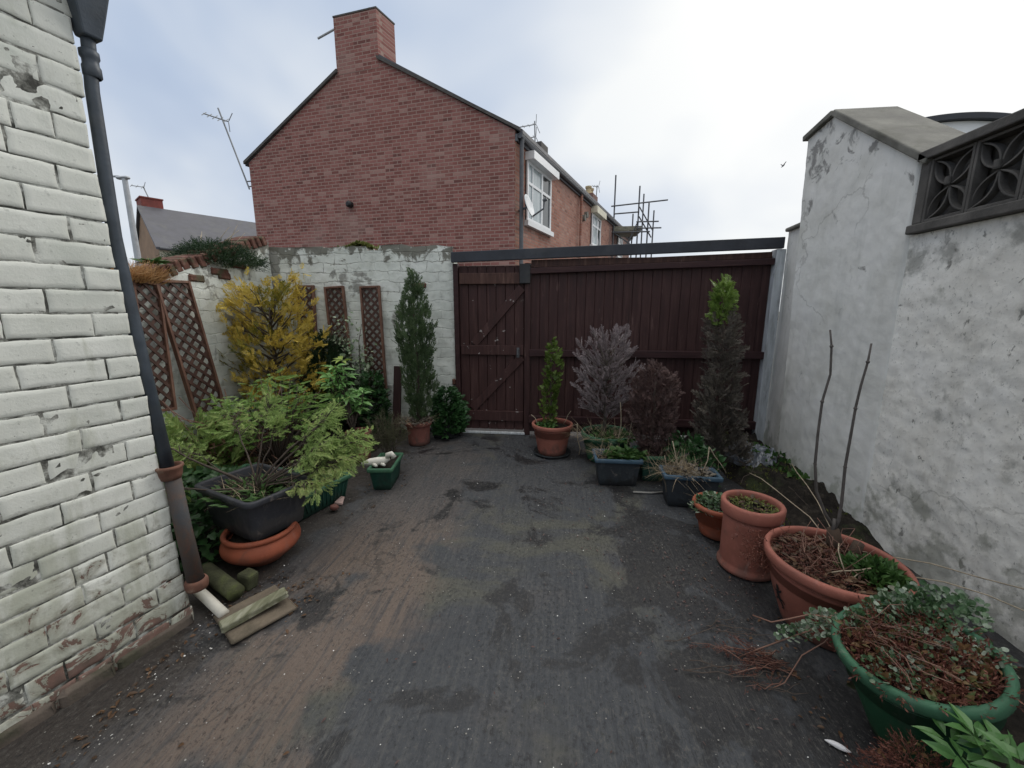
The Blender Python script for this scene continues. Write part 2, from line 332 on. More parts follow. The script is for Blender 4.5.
simple('moss_stone', (.058, .062, .032), .95, .5, 14, .9, dirt=(.10, .12, .035), dirt_amt=.7)
simple('earth_slab', (.13, .105, .078), .9, .35, 9, .7, dirt=(.05, .045, .03))
simple('cardboard', (.30, .21, .13), .85, .25, 8)
simple('shell_white', (.75, .74, .76), .4, .08, 9)
simple('shard_pink', (.50, .36, .33), .7, .2, 9)
simple('bird_grey', (.10, .10, .11), .8, .1)
t, m = mat('plastic_sheet'); fin(t, m, t.ramp(t.noise(14, 5, .6, t.co()), [(.3, (.07, .08, .095)), (.7, (.22, .24, .27))]), .22, None, .6)

foliage('leaf_gold', [(.22, .165, .04), (.52, .39, .07), (.70, .54, .13), (.44, .39, .10)], clump=4)
foliage('leaf_gold_green', [(.05, .075, .02), (.15, .16, .03), (.34, .26, .035), (.18, .18, .035)], clump=4)
foliage('leaf_dark_conifer', [(.014, .030, .014), (.024, .050, .022), (.038, .070, .030)])
foliage('leaf_column', [(.034, .06, .028), (.075, .12, .053), (.12, .17, .078)], clump=5)
foliage('leaf_variegated', [(.08, .135, .075), (.16, .24, .13), (.38, .44, .32), (.07, .11, .055)])
foliage('leaf_laurel', [(.13, .27, .09), (.22, .43, .14), (.36, .58, .23)], rough=.35, spec=.5)
foliage('leaf_laurel_yellow', [(.22, .31, .06), (.32, .40, .10)], rough=.35)
foliage('leaf_straggly', [(.13, .20, .06), (.26, .38, .12), (.38, .48, .17), (.46, .45, .20)], clump=4)
foliage('leaf_pale', [(.12, .22, .06), (.24, .38, .11), (.36, .49, .17)])
foliage('leaf_ivy', [(.018, .055, .018), (.035, .095, .03), (.055, .13, .045)], rough=.4, spec=.45)
foliage('leaf_mound', [(.014, .034, .016), (.028, .058, .026), (.05, .085, .037)], clump=5)
foliage('leaf_rusty_grass', [(.26, .13, .055), (.44, .25, .11), (.56, .37, .18)])
foliage('leaf_moss', [(.07, .09, .02), (.13, .15, .035), (.19, .19, .055)])
foliage('leaf_dead_lilac', [(.15, .115, .12), (.28, .235, .24), (.43, .38, .385)], trans=.1)
foliage('leaf_dead_brown', [(.050, .031, .029), (.10, .062, .057), (.155, .10, .09)], trans=.1)
foliage('leaf_dead_grey', [(.055, .047, .041), (.11, .095, .08), (.17, .15, .115)], trans=.1)
foliage('leaf_lime', [(.08, .14, .03), (.15, .235, .045), (.22, .31, .08)])
foliage('leaf_small_column', [(.05, .085, .018), (.10, .155, .03), (.16, .22, .05)])
foliage('leaf_weed', [(.03, .07, .02), (.055, .12, .032), (.09, .17, .045)])
foliage('leaf_round', [(.05, .075, .03), (.05, .11, .045), (.10, .17, .085), (.34, .40, .32), (.12, .055, .035)], rough=.4, spec=.45)
foliage('leaf_pointed', [(.05, .13, .04), (.09, .21, .06), (.14, .29, .09)], rough=.32, spec=.5)
foliage('leaf_heather', [(.060, .024, .019), (.13, .046, .034), (.20, .085, .055)], trans=.1)
foliage('leaf_rust_sprig', [(.12, .055, .025), (.17, .10, .045), (.07, .13, .045)], trans=.15)
foliage('straw', [(.20, .15, .10), (.34, .27, .18), (.45, .37, .26)], trans=.15)
foliage('twig_red', [(.10, .055, .045), (.19, .10, .075), (.27, .16, .12)], trans=0)
foliage('dead_leaf', [(.03, .021, .014), (.06, .038, .024), (.11, .06, .032), (.17, .11, .065)], trans=.1)
foliage('flake_white', [(.45, .45, .44), (.70, .70, .69), (.60, .56, .52)], trans=0)
foliage('flake_grey', [(.14, .135, .13), (.26, .25, .23), (.40, .39, .37)], trans=0)
foliage('rosemary', [(.045, .05, .03), (.085, .088, .05), (.13, .115, .07)])

# ------------------------------------------------------------------ object helpers
COL = SC.collection
def link_mesh(name, verts, faces, material, parent=None, smooth=False, mats=None, fmat=None):
    me = bpy.data.meshes.new(name)
    P = Vector(parent.location) if parent is not None and not isinstance(parent, str) else None
    if parent is not None:
        p = parent; off = Vector((0, 0, 0))
        while p is not None: off += p.location; p = p.parent
        verts = np.asarray(verts, float) - np.array(off)
    me.from_pydata([tuple(v) for v in np.asarray(verts, float)], [], [tuple(int(i) for i in f) for f in faces])
    for mm in (mats or [material]): me.materials.append(MATS[mm])
    if fmat is not None: me.polygons.foreach_set('material_index', fmat)
    if smooth: me.polygons.foreach_set('use_smooth', [True] * len(me.polygons))
    me.update()
    o = bpy.data.objects.new(name, me); COL.objects.link(o)
    if parent is not None: o.parent = parent
    return o
def tag(o, label, cat=None, group=None):
    o['label'] = label
    if cat: o['category'] = cat
    if group: o['group'] = group
    return o
def struct(o): o['kind'] = 'structure'; return o
def stuff(o): o['kind'] = 'stuff'; return o
def thing(name, loc, label, cat, group=None):
    o = bpy.data.objects.new(name, None); COL.objects.link(o); o.location = loc; o.empty_display_size = .05
    return tag(o, label, cat, group)

class MB:
    def __init__(s): s.v = []; s.f = []
    def add(s, vs, fs):
        k = len(s.v); s.v += [tuple(v) for v in vs]; s.f += [tuple(i + k for i in f) for f in fs]; return s
    def box(s, lo, hi, M=None, bev=0.0):
        x0, y0, z0 = lo; x1, y1, z1 = hi
        if bev <= 0:
            vs = [(x0, y0, z0), (x1, y0, z0), (x1, y1, z0), (x0, y1, z0), (x0, y0, z1), (x1, y0, z1), (x1, y1, z1), (x0, y1, z1)]
            fs = [(3, 2, 1, 0), (4, 5, 6, 7), (0, 1, 5, 4), (1, 2, 6, 5), (2, 3, 7, 6), (3, 0, 4, 7)]
        else:
            b = min(bev, (x1 - x0) / 2.2, (y1 - y0) / 2.2, (z1 - z0) / 2.2); vs = []; idx = {}
            for sx in (0, 1):
                for sy in (0, 1):
                    for sz in (0, 1):
                        X = (x0, x1)[sx]; Y = (y0, y1)[sy]; Z = (z0, z1)[sz]; dx = b * (1 - 2 * sx); dy = b * (1 - 2 * sy); dz = b * (1 - 2 * sz)
                        idx[sx, sy, sz] = len(vs); vs += [(X, Y + dy, Z + dz), (X + dx, Y, Z + dz), (X + dx, Y + dy, Z)]
            I = lambda a, b_, c, k: idx[a, b_, c] + k
            fs = []
            for s_ in (0, 1):
                fs += [(I(s_, 0, 0, 0), I(s_, 1, 0, 0), I(s_, 1, 1, 0), I(s_, 0, 1, 0)), (I(0, s_, 0, 1), I(1, s_, 0, 1), I(1, s_, 1, 1), I(0, s_, 1, 1)),
                       (I(0, 0, s_, 2), I(1, 0, s_, 2), I(1, 1, s_, 2), I(0, 1, s_, 2))]
                for r in (0, 1):
                    fs += [(I(0, s_, r, 1), I(1, s_, r, 1), I(1, s_, r, 2), I(0, s_, r, 2)), (I(s_, 0, r, 0), I(s_, 1, r, 0), I(s_, 1, r, 2), I(s_, 0, r, 2)),
                           (I(s_, r, 0, 0), I(s_, r, 1, 0), I(s_, r, 1, 1), I(s_, r, 0, 1))]
                    for q in (0, 1): fs.append((I(s_, r, q, 0), I(s_, r, q, 1), I(s_, r, q, 2)))
        if M is not None: vs = [tuple(M @ Vector(v)) for v in vs]
        return s.add(vs, fs)
    def tube(s, pts, rad, n=8, cap=True):
        pts = [Vector(p) for p in pts]; rad = rad if isinstance(rad, (list, tuple)) else [rad] * len(pts)
        rings = []; prev = None
        for i, p in enumerate(pts):
            d = (pts[min(i + 1, len(pts) - 1)] - pts[max(i - 1, 0)]).normalized()
            if prev is None:
                a = d.cross(Vector((0, 0, 1)) if abs(d.z) < .9 else Vector((1, 0, 0))).normalized()
            else:
                a = (prev - d * prev.dot(d)).normalized()
            prev = a; b = d.cross(a)
            rings.append([p + (a * math.cos(2 * math.pi * k / n) + b * math.sin(2 * math.pi * k / n)) * rad[i] for k in range(n)])
        return s.loft(rings, cap, cap)
    def loft(s, rings, cap0=False, cap1=False):
        n = len(rings[0]); vs = [tuple(v) for r in rings for v in r]; fs = []
        for i in range(len(rings) - 1):
            for k in range(n): fs.append((i * n + k, i * n + (k + 1) % n, (i + 1) * n + (k + 1) % n, (i + 1) * n + k))
        if cap0: fs.append(tuple(range(n - 1, -1, -1)))
        if cap1: fs.append(tuple((len(rings) - 1) * n + k for k in range(n)))
        return s.add(vs, fs)
    def lathe(s, prof, c=(0, 0, 0), n=40, wob=0.0, cap0=False, cap1=False):
        return s.loft([[(c[0] + r * math.cos(2 * math.pi * k / n), c[1] + r * math.sin(2 * math.pi * k / n), c[2] + z) for k in range(n)] for r, z in prof], cap0, cap1)
    def prism(s, poly, d):
        n = len(poly); d = Vector(d); vs = [tuple(p) for p in poly] + [tuple(Vector(p) + d) for p in poly]
        return s.add(vs, [tuple(range(n - 1, -1, -1)), tuple(range(n, 2 * n))] + [(k, (k + 1) % n, n + (k + 1) % n, n + k) for k in range(n)])
    def build(s, name, material, parent=None, smooth=False):
        o = link_mesh(name, s.v, s.f, material, parent, smooth)
        return o
def bevel(o, wd=.004, seg=2):
    md = o.modifiers.new('bevel', 'BEVEL'); md.width = wd; md.segments = seg; md.limit_method = 'ANGLE'; md.angle_limit = R(40); return o
def nz(x, y, z=0.0, s=1.0): return mnoise.noise(Vector((x * s, y * s, z * s)))
def fbm(x, y, z=0.0, s=1.0): return nz(x, y, z, s) + .5 * nz(x + 9, y, z, s * 2.1) + .25 * nz(x, y + 5, z, s * 4.3)
def grid_faces(nu, nv): return [(j * nu + i, j * nu + i + 1, (j + 1) * nu + i + 1, (j + 1) * nu + i) for j in range(nv - 1) for i in range(nu - 1)]

# ---- leaf templates: (verts, faces), base at origin, tip towards +Y, face normal +Z, unit length
def T_frond(pairs=8, wd=.055, spread=.5, ang=38):
    vs = [(-.012, 0, 0), (.012, 0, 0), (.004, 1, -.10), (-.004, 1, -.10)]; fs = [(0, 1, 2, 3)]
    for i in range(pairs):
        y = .08 + .86 * i / pairs
        for sx in (-1, 1):
            yy = y + (.03 if sx > 0 else 0); L = spread * (1 - yy) ** .8 * (.75 + .25 * math.sin(i * 2.1 + sx)) + .08
            a = R(ang); dx = sx * math.sin(a) * L; dy = math.cos(a) * L; z0 = -.10 * yy * yy; k = len(vs)
            px, py = math.cos(a) * wd * sx, -math.sin(a) * wd
            vs += [(0, yy, z0), (dx * .5 + px, yy + dy * .5 + py, z0 - .02), (dx, yy + dy, z0 - .06), (dx * .5 - px, yy + dy * .5 - py, z0 + .01)]
            fs.append((k, k + 1, k + 2, k + 3))
    return np.array(vs), fs
def T_leaf(wd=.28, fold=.10, droop=.25, prof=((0, .0), (.15, .55), (.4, 1.0), (.65, .85), (.85, .45), (1, 0))):
    vs = []; fs = []
    for y, q in prof: vs += [(-q * wd, y, fold * q - droop * y * y), (0, y, -droop * y * y), (q * wd, y, fold * q - droop * y * y)]
    for i in range(len(prof) - 1):
        a = i * 3; fs += [(a, a + 1, a + 4, a + 3), (a + 1, a + 2, a + 5, a + 4)]
    return np.array(vs), fs
def T_round(n=8, r=.5):
    vs = [(0, .5, -.06)] + [(r * math.sin(2 * math.pi * k / n), .5 - r * math.cos(2 * math.pi * k / n), .04 * math.sin(k * 2.2)) for k in range(n)]
    return np.array(vs), [(0, 1 + k, 1 + (k + 1) % n) for k in range(n)]
def T_ivy():
    pts = [(0, 0), (.30, -.08), (.48, .22), (.26, .38), (.30, .62), (0, 1), (-.30, .62), (-.26, .38), (-.48, .22), (-.30, -.08)]
    vs = [(0, .35, -.05)] + [(x, y, .05 * abs(x) - .12 * y * y) for x, y in pts]
    return np.array(vs), [(0, 1 + k, 1 + (k + 1) % 10) for k in range(10)]
def T_blade(wd=.022, bend=.45, n=4):
    vs = []; fs = []
    for i in range(n + 1):
        y = i / n; q = wd * (1 - y * .85); vs += [(-q, y - bend * .2 * y * y, -bend * y * y), (q, y - bend * .2 * y * y, -bend * y * y)]
    for i in range(n): fs.append((2 * i, 2 * i + 1, 2 * i + 3, 2 * i + 2))
    return np.array(vs), fs
def T_needles(n=10, wd=.03, L=.32):
    vs = [(-.01, 0, 0), (.01, 0, 0), (.003, 1, 0), (-.003, 1, 0)]; fs = [(0, 1, 2, 3)]
    for i in range(n):
        y = .06 + .9 * i / n; a = R(30 + 18 * math.sin(i * 1.7)); ph = i * 2.4
        d = Vector((math.sin(a) * math.cos(ph), math.cos(a), math.sin(a) * math.sin(ph))) * L * (1.1 - .6 * y); k = len(vs)
        q = Vector((-math.sin(ph), 0, math.cos(ph))) * wd
        b = Vector((0, y, 0)); vs += [tuple(b), tuple(b + d * .55 + q), tuple(b + d), tuple(b + d * .55 - q)]; fs.append((k, k + 1, k + 2, k + 3))
    return np.array(vs), fs
LEAF_MID = T_leaf(.19, .07, .28, ((0, .0), (.15, .4), (.38, 1.0), (.62, .8), (.85, .35), (1, 0)))
FROND_THIN = T_frond(9, .026, .5, 34)
FROND, FROND_FINE, LEAF, LEAF_THIN = T_frond(), T_frond(7, .05, .55, 42), T_leaf(), T_leaf(.17, .06, .3)
ROUND, IVY, BLADE, STRAW, NEEDLE, SMALL = T_round(), T_ivy(), T_blade(), T_blade(.010, .15, 3), T_needles(), T_leaf(.36, .08, .15, ((0, 0), (.3, .9), (.6, .9), (1, 0)))

def unit(a): return a / np.maximum(np.linalg.norm(a, axis=-1, keepdims=True), 1e-9)
def scatter(T, pos, dirs, size, nrm=None):
    """place a template at every pos, pointing along dirs; returns verts, faces"""
    tv, tf = T; N = len(pos); pos = np.asarray(pos, float); Y = unit(np.asarray(dirs, float))
    size = np.broadcast_to(np.asarray(size, float), (N,))
    nr = rng.normal(size=(N, 3)) if nrm is None else np.asarray(nrm, float) + rng.normal(size=(N, 3)) * .25
    Z = unit(nr - Y * np.sum(nr * Y, 1, keepdims=True)); X = np.cross(Y, Z)
    V = (tv[None, :, 0, None] * X[:, None] + tv[None, :, 1, None] * Y[:, None] + tv[None, :, 2, None] * Z[:, None]) * size[:, None, None] + pos[:, None]
    k = len(tv); F = [tuple(i + a * k for i in f) for a in range(N) for f in tf]
    return V.reshape(-1, 3), F
def leaves(name, material, parent, parts, mats=None):
    vs = []; fs = []; off = 0; fm = []
    for i, (v, f) in enumerate(parts):
        vs.append(v); fs += [tuple(q + off for q in x) for x in f]; off += len(v); fm += [min(i, len(mats) - 1) if mats else 0] * len(f)
    o = link_mesh(name, np.concatenate(vs), fs, material, parent, False, mats, fm if mats else None)
    return o
def crown_points(base, h, prof, N, seed=0, shell=.45, lump=.30, ls=5.0, ex=(1, 1)):
    """points in the volume of a crown of revolution with an uneven outline; returns pos, outward dirs"""
    tt = rng.random(N * 3); th = rng.random(N * 3) * 2 * np.pi
    rr = np.array([np.interp(q, [p[0] for p in prof], [p[1] for p in prof]) for q in tt])
    keep = rng.random(N * 3) < rr / max(p[1] for p in prof) + .04
    tt, th, rr = tt[keep][:N], th[keep][:N], rr[keep][:N]
    f = shell + (1 - shell) * rng.random(len(tt)) ** .5
    lm = np.array([1 + lump * 2 * nz(math.cos(a) * 1.3 + seed, math.sin(a) * 1.3, q * h * ls / 2.0) for a, q in zip(th, tt)])
    r = rr * f * lm
    pos = np.stack([base[0] + r * np.cos(th) * ex[0], base[1] + r * np.sin(th) * ex[1], base[2] + tt * h], 1)
    return pos, np.stack([np.cos(th), np.sin(th), np.zeros_like(th)], 1)
def blend(out, up, a, b, j=.25): return out * a + np.array(up) * b + rng.normal(size=out.shape) * j
def stems(pairs, material, parent, name='stem', n=6):
    mb = MB()
    for pts, rad in pairs: mb.tube(pts, rad, n)
    return mb.build(name, material, parent, True)
def wig(a, b, k=5, j=.02, sag=0.0):
    a, b = Vector(a), Vector(b)
    return [a.lerp(b, i / k) + (Vector([random.uniform(-j, j) for _ in range(3)]) if 0 < i else Vector((0, 0, 0))) + Vector((0, 0, -sag * 4 * (i / k) * (1 - i / k))) for i in range(k + 1)]
def sprinkle(cx, cy, r, n, z, T, sizes, tilt=.5, ex=1.0):
    """leaves scattered over a disc, lying or leaning"""
    a = rng.random(n) * 2 * np.pi; q = r * np.sqrt(rng.random(n))
    pos = np.stack([cx + q * np.cos(a), cy + q * np.sin(a) * ex, z + rng.random(n) * .02], 1)
    d = np.stack([np.cos(a + rng.normal(size=n)), np.sin(a + rng.normal(size=n)), tilt * rng.random(n) + .05], 1)
    return scatter(T, pos, d, rng.uniform(sizes[0], sizes[1], n), np.tile([0, 0, 1.0], (n, 1)))

# ------------------------------------------------------------------ ground
mb = MB(); mb.add([(-400, -400, -.09), (400, -400, -.09), (400, 400, -.09), (-400, 400, -.09)], [(0, 1, 2, 3)]); struct(mb.build('ground', 'field_earth'))
mb = MB(); mb.add([(-60, 4.3, -.05), (60, 4.3, -.05), (60, 60, -.05), (-60, 60, -.05)], [(0, 1, 2, 3)]); struct(mb.build('back_lane', 'lane_asphalt'))
nu, nv = 111, 141
vs = []
for j in range(nv):
    for i in range(nu):
        x = -3.4 + 5.6 * i / (nu - 1); y = -3.0 + 7.42 * j / (nv - 1)
        vs.append((x, y, .006 * fbm(x, y, 0, 1.3) + .0018 * nz(x, y, 3, 9)))
struct(link_mesh('yard_floor', vs, grid_faces(nu, nv), 'yard_concrete', None, True))

# ------------------------------------------------------------------ whitewashed outbuilding on the left
ob = thing('outbuilding', (-1.66, 1.43, 0), 'whitewashed brick outbuilding with a slate blue downpipe at its corner', 'outbuilding')
FX, CY, ROW, BL = -1.652, 1.425, .083, .210
def corner(z): return float(np.interp(z, [0, .3, .75, 1.35, 1.66, 1.9, 2.4], [1.447, 1.43, 1.422, 1.404, 1.386, 1.380, 1.396]))
mb = MB(); mb.box((-3.2, -3.0, 0), (FX - .03, 1.36, 2.60)); mb.build('wall_core', 'old_mortar', ob)
vs = [(FX - .0028 + .007 * nz(y, z, 2, 2.6) + .0012 * nz(y, z, 6, 30), y, z) for z in np.linspace(0, 2.6, 105) for y in np.linspace(-1.6, 1.372, 120)]
link_mesh('mortar', vs, grid_faces(120, 105), 'old_mortar', ob, True)
vs = []; fs = []; sm = []
for k in range(32):
    z0 = k * ROW; y1 = corner(z0) + random.uniform(-.004, .005); first = True
    half = (k % 2 == 0)
    while y1 > -1.6:
        L = (BL * .47 if (first and half) or (not first and random.random() < .22) else BL) + random.uniform(-.014, .014); g = .0035 + random.uniform(0, .003)
        near = y1 > -.3
        nx, nzz = (15, 7) if near else (3, 2)
        hx = FX + random.uniform(-.0025, .0025) + (.012 if k < 1 else 0); tilt = random.uniform(-.006, .006); zt = random.uniform(-.003, .003); rs = random.uniform(0, 99)
        base = len(vs); H_ = ROW - g
        for j in range(nzz + 1):
            for i in range(nx + 1):
                ie, je = .0028 / L, .0028 / H_
                a = 0 if i == 0 else 1 if i == nx else ie + (1 - 2 * ie) * (i - 1) / (nx - 2) if nx > 3 else i / nx; b = 0 if j == 0 else 1 if j == nzz else je + (1 - 2 * je) * (j - 1) / (nzz - 2) if nzz > 2 else j / nzz; rim = i in (0, nx) or j in (0, nzz)
                yy = y1 - L * a; zz_ = z0 + H_ * b + zt * (a - .5)
                e = min(a * L, (1 - a) * L, b * H_, (1 - b) * H_)
                rnd = 0
                p = hx + tilt * (a - .5) * .3 + rnd + .007 * nz(yy, zz_, 2, 2.6) + .0022 * nz(yy, zz_, rs, 14) + .0012 * nz(yy, zz_, rs, 45)
                ch = nz(yy + rs, zz_, 1, 11)
                wy = .0034 * nz(yy, zz_, 4 + rs, 17) + .0013 * nz(yy, zz_, 5, 70); wz = .0034 * nz(yy, zz_, 8 + rs, 17) + .0013 * nz(yy, zz_, 9, 70)
                if rim:
                    p -= .0024 if not (first and i == 0) else .10
                    if first and i == 0: pass
                vs.append((p, yy + wy, zz_ + wz))
        fs += [tuple(base + q for q in f) for f in grid_faces(nx + 1, nzz + 1)]; sm += [0 < i < nx - 1 and 0 < j < nzz - 1 for j in range(nzz) for i in range(nx)]
        y1 -= L + g; first = False
pb = link_mesh('painted_brickwork', vs, [f[::-1] for f in fs], 'whitewash_brick', ob, True); pb.data.polygons.foreach_set('use_smooth', sm)
# stone footing
mb = MB(); y = CY + .02
while y > -1.6:
    L = random.uniform(.16, .34); mb.box((FX - .06, y - L + .008, -.02), (FX + .022 + random.uniform(-.006, .008), y, .055 + random.uniform(-.012, .014)), None, .012); y -= L
bevel(mb.build('footing', 'footing_stone', ob), .010, 3)
mb = MB(); mb.box((-3.25, -3.0, 2.63), (FX + .03, CY + .04, 2.72)); mb.build('roof', 'slate', ob)
mb = MB(); mb.box((FX + .006, -3.0, 2.53), (FX + .022, CY + .0, 2.628)); mb.build('fascia', 'pipe_paint', ob)
mb = MB()
ring = [(.0 + .052 * math.cos(a), -.05 * math.sin(a)) for a in np.linspace(math.pi, 0, 9)] + [(.046 * math.cos(a), -.044 * math.sin(a)) for a in np.linspace(0, math.pi, 9)]
mb.loft([[(FX + .068 + u, yy, 2.60 + v) for u, v in ring] for yy in (CY + .075, -3.0)], True, True); mb.build('gutter', 'pipe_paint', ob, True)
PX, PY = FX - .022, CY + .004
dp = MB(); dp.tube([(PX + .02, PY, 2.42), (PX + .008, PY, 2.33), (PX - .002, PY - .006, 2.2), (PX - .010, PY - .012, 1.7), (PX - .004, PY + .004, 1.2), (PX + .012, PY + .02, .755)], [.020, .020, .020, .022, .024, .025], 20)
dpo = dp.build('downpipe', 'pipe_paint', ob, True)
mb = MB(); mb.lathe([(.022, 0), (.0265, .006), (.0265, .035), (.023, .042), (.023, .058), (.0275, .066), (.0275, .085), (.021, .09)], (PX + .004, PY, 2.24), 24); mb.build('socket', 'pipe_paint', dpo, True)
mb = MB(); mb.loft([[(PX + .02 + a * q * w1, PY + b * q, z) for a, b in ((-1, -1), (1, -1), (1, 1), (-1, 1))] for q, w1, z in ((.027, 1, 2.36), (.038, 1.05, 2.42), (.052, 1.1, 2.50), (.052, 1.1, 2.60))], True, True); bevel(mb.build('hopper', 'pipe_paint', dpo), .006)
mb = MB(); mb.lathe([(.026, 0), (.036, .0), (.042, .02), (.045, .045), (.050, .05), (.050, .060), (.041, .062), (.038, .05), (.026, .03)], (PX + .022, PY + .022, .700), 28); mb.build('clay_collar', 'clay_collar', dpo, True)
mb = MB(); mb.tube([(PX + .026, PY + .024, .72), (PX + .034, PY + .03, .45), (PX + .046, PY + .038, .19)], [.030, .031, .033], 20)
lp = mb.build('lower_pipe', 'rusty_pipe', ob, True)
mb = MB(); mb.lathe([(.034, 0), (.042, .0), (.045, .012), (.045, .035), (.041, .044), (.034, .047)], (PX + .048, PY + .038, .16), 24); mb.build('base_socket', 'clay_collar', lp, True)

ob.rotation_euler.z = R(-15)
# ------------------------------------------------------------------ back wall and side wall
bw = thing('limewashed_wall', (-2.2, 4.5, 0), 'flaking limewashed wall behind the trellis strips beside the gate', 'wall')
def rough_panel(name, material, parent, P, nu, nv, amp, top=None, seed=0, back=None, drop=0.0):
    """P(a,b)->(point, outward normal); grid with noise relief, closed at the back by a slab"""
    vs = []
    for j in range(nv):
        for i in range(nu):
            p, n = P(i / (nu - 1), j / (nv - 1)); q = p
            dd = amp * (fbm(q[0] + seed, q[1], q[2], 3.2) * .8 + .45 * nz(q[0], q[1] + seed, q[2], 17) + .2 * nz(q[0], q[1], q[2] + seed, 44))
            vs.append((q[0] + n[0] * dd, q[1] + n[1] * dd, q[2] + n[2] * dd))
    return link_mesh(name, vs, grid_faces(nu, nv), material, parent, True)
def ztop(x): return 2.105 + .035 * fbm(x, 2.0, 0, 2.3) + (-.05 if abs(x + 2.02) < .07 else 0) + (.02 if x < -2.6 else 0)
vs = []; nu, nv = 110, 90
def wallP(a, b):
    x = -3.27 + 2.15 * a; return ((x, 4.40, ztop(x) * b), (0, -1, 0))
rough_panel('limewash', 'flaking_limewash', bw, wallP, nu, nv, .012, seed=3)
mb = MB()
for i in range(54):
    x0 = -3.27 + 2.15 * i / 54; x1 = x0 + 2.15 / 54; mb.add([(x0, 4.40, ztop(x0)), (x1, 4.40, ztop(x1)), (x1, 4.60, ztop(x1) + .01), (x0, 4.60, ztop(x0) + .01)], [(0, 1, 2, 3)])
mb.box((-3.27, 4.43, 0), (-1.121, 4.60, 2.03)); mb.build('wall_core', 'flaking_limewash', bw)
mb = MB()
for (x, z, l, h) in ((-1.60, 1.655, .115, .06), (-1.49, 1.66, .06, .055), (-1.58, 1.59, .10, .05)): mb.box((x, 4.382, z), (x + l, 4.43, z + h), None, .012)
bevel(mb.build('bared_brick', 'old_red_brick', bw), .01)
mb = MB()
for (x, z, l, h) in ((-1.165, .42, .05, .14), (-1.16, .27, .045, .13), (-1.163, .57, .04, .07)): mb.box((x, 4.378, z), (x + l, 4.43, z + h), None, .01)
bevel(mb.build('bared_brick', 'old_red_brick', bw), .008)

sw = thing('side_wall', (-3.25, 3.6, 0), 'crumbling limewashed side wall with a sloping red brick top', 'wall')
def stop(y): return 1.62 + (y - 2.83) * .36 + .03 * fbm(y, 1, 0, 3)
def sideP(a, b):
    y = 1.3 + 3.08 * a; return ((-3.25, y, stop(y) * b), (1, 0, 0))
rough_panel('limewash', 'flaking_limewash', sw, sideP, 110, 70, .014, seed=8)
mb = MB(); mb.prism([(-3.27, 1.3, 0), (-3.27, 4.38, 0), (-3.27, 4.38, 2.12), (-3.27, 1.3, 1.02)], (-.2, 0, 0)); mb.build('wall_core', 'flaking_limewash', sw)
mb = MB(); y = 1.4
while y < 4.3:
    l = .075 + random.uniform(-.006, .006); M = Matrix.Translation((-3.36, y, stop(y) + .02)) @ Matrix.Rotation(R(20 + random.uniform(-4, 4)), 4, 'X') @ Matrix.Rotation(R(random.uniform(-4, 4)), 4, 'Z')
    mb.box((-.125, 0, -.05), (.125 + random.uniform(-.012, .012), l - .008, .055 + random.uniform(-.01, .01)), M, .01); y += l
bevel(mb.build('brick_coping', 'old_red_brick', sw), .006)
mb = MB()
for y, dz, l in ((3.55, -.09, .2), (3.78, -.085, .21), (3.3, -.10, .16), (3.62, -.16, .15)): mb.box((-3.30, y, stop(y) + dz - .03), (-3.232, y + l, stop(y) + dz + .035), None, .012)
bevel(mb.build('bared_brick', 'old_red_brick', sw), .008)

# ------------------------------------------------------------------ gate
gt = thing('yard_gate', (.55, 4.42, 0), 'wide maroon boarded gate with a narrow door at its left end', 'gate')
mb = MB(); x = -.262
def hz(x): return 1.925 + .028 * (x + 1.12)          # underside of the header
while x < 2.16:
    wd = .098; x1 = min(x + wd - .0018, 2.17); zb = .045 + random.uniform(-.012, .008); zt = hz(x) - .052 + .006 * math.sin(x * 3)
    mb.box((x, 4.405 + random.uniform(-.002, .002), zb), (x1, 4.43, zt)); x += wd
mb.box((-.262, 4.4295, .05), (2.17, 4.436, 1.84)); bevel(mb.build('boarding', 'gate_stain', gt), .003, 1)
mb = MB(); mb.prism([(-.262, 4.392, 1.868), (2.16, 4.392, 1.935), (2.16, 4.392, hz(2.16) - .020), (2.0, 4.392, hz(2.0) - .022), (1.0, 4.392, hz(1.0) - .026), (.4, 4.392, hz(.4) - .008), (-.262, 4.392, hz(-.2) - .003)], (0, .012, 0)); bevel(mb.build('top_board', 'top_board', gt), .003)
for zl, zr, hh, dd in ((1.800, 1.868, .062, .05), (.915, .915, .075, .05), (.15, .15, .085, .05)):
    mb = MB(); mb.prism([(-.275, 4.404 - dd, zl), (2.185, 4.404 - dd, zr), (2.185, 4.404 - dd, zr + hh), (-.275, 4.404 - dd, zl + hh)], (0, dd - .001, 0)); bevel(mb.build('rail', 'rail_stain', gt), .005)
mb = MB(); mb.box((-.330, 4.375, 0), (-.264, 4.45, 1.915)); bevel(mb.build('post', 'gate_stain', gt), .005)
mb = MB(); mb.box((-1.115, 4.36, 0), (-1.062, 4.45, 1.915)); bevel(mb.build('post', 'rail_stain', gt), .005)
dr = MB(); x = -1.058
while x < -.34:
    x1 = min(x + .099, -.334); dr.box((x, 4.408 + random.uniform(-.002, .002), .05), (x1, 4.432, 1.895)); x += .103
dr.box((-1.06, 4.4315, .055), (-.333, 4.438, 1.89)); dr = bevel(dr.build('door', 'door_stain', gt), .004, 1)
for z, h in ((1.70, .115), (.925, .105), (.16, .115)):
    mb = MB(); mb.box((-1.05, 4.376, z), (-.34, 4.407, z + h)); bevel(mb.build('ledge', 'door_stain' if z < 1.5 else 'top_board', dr), .004)
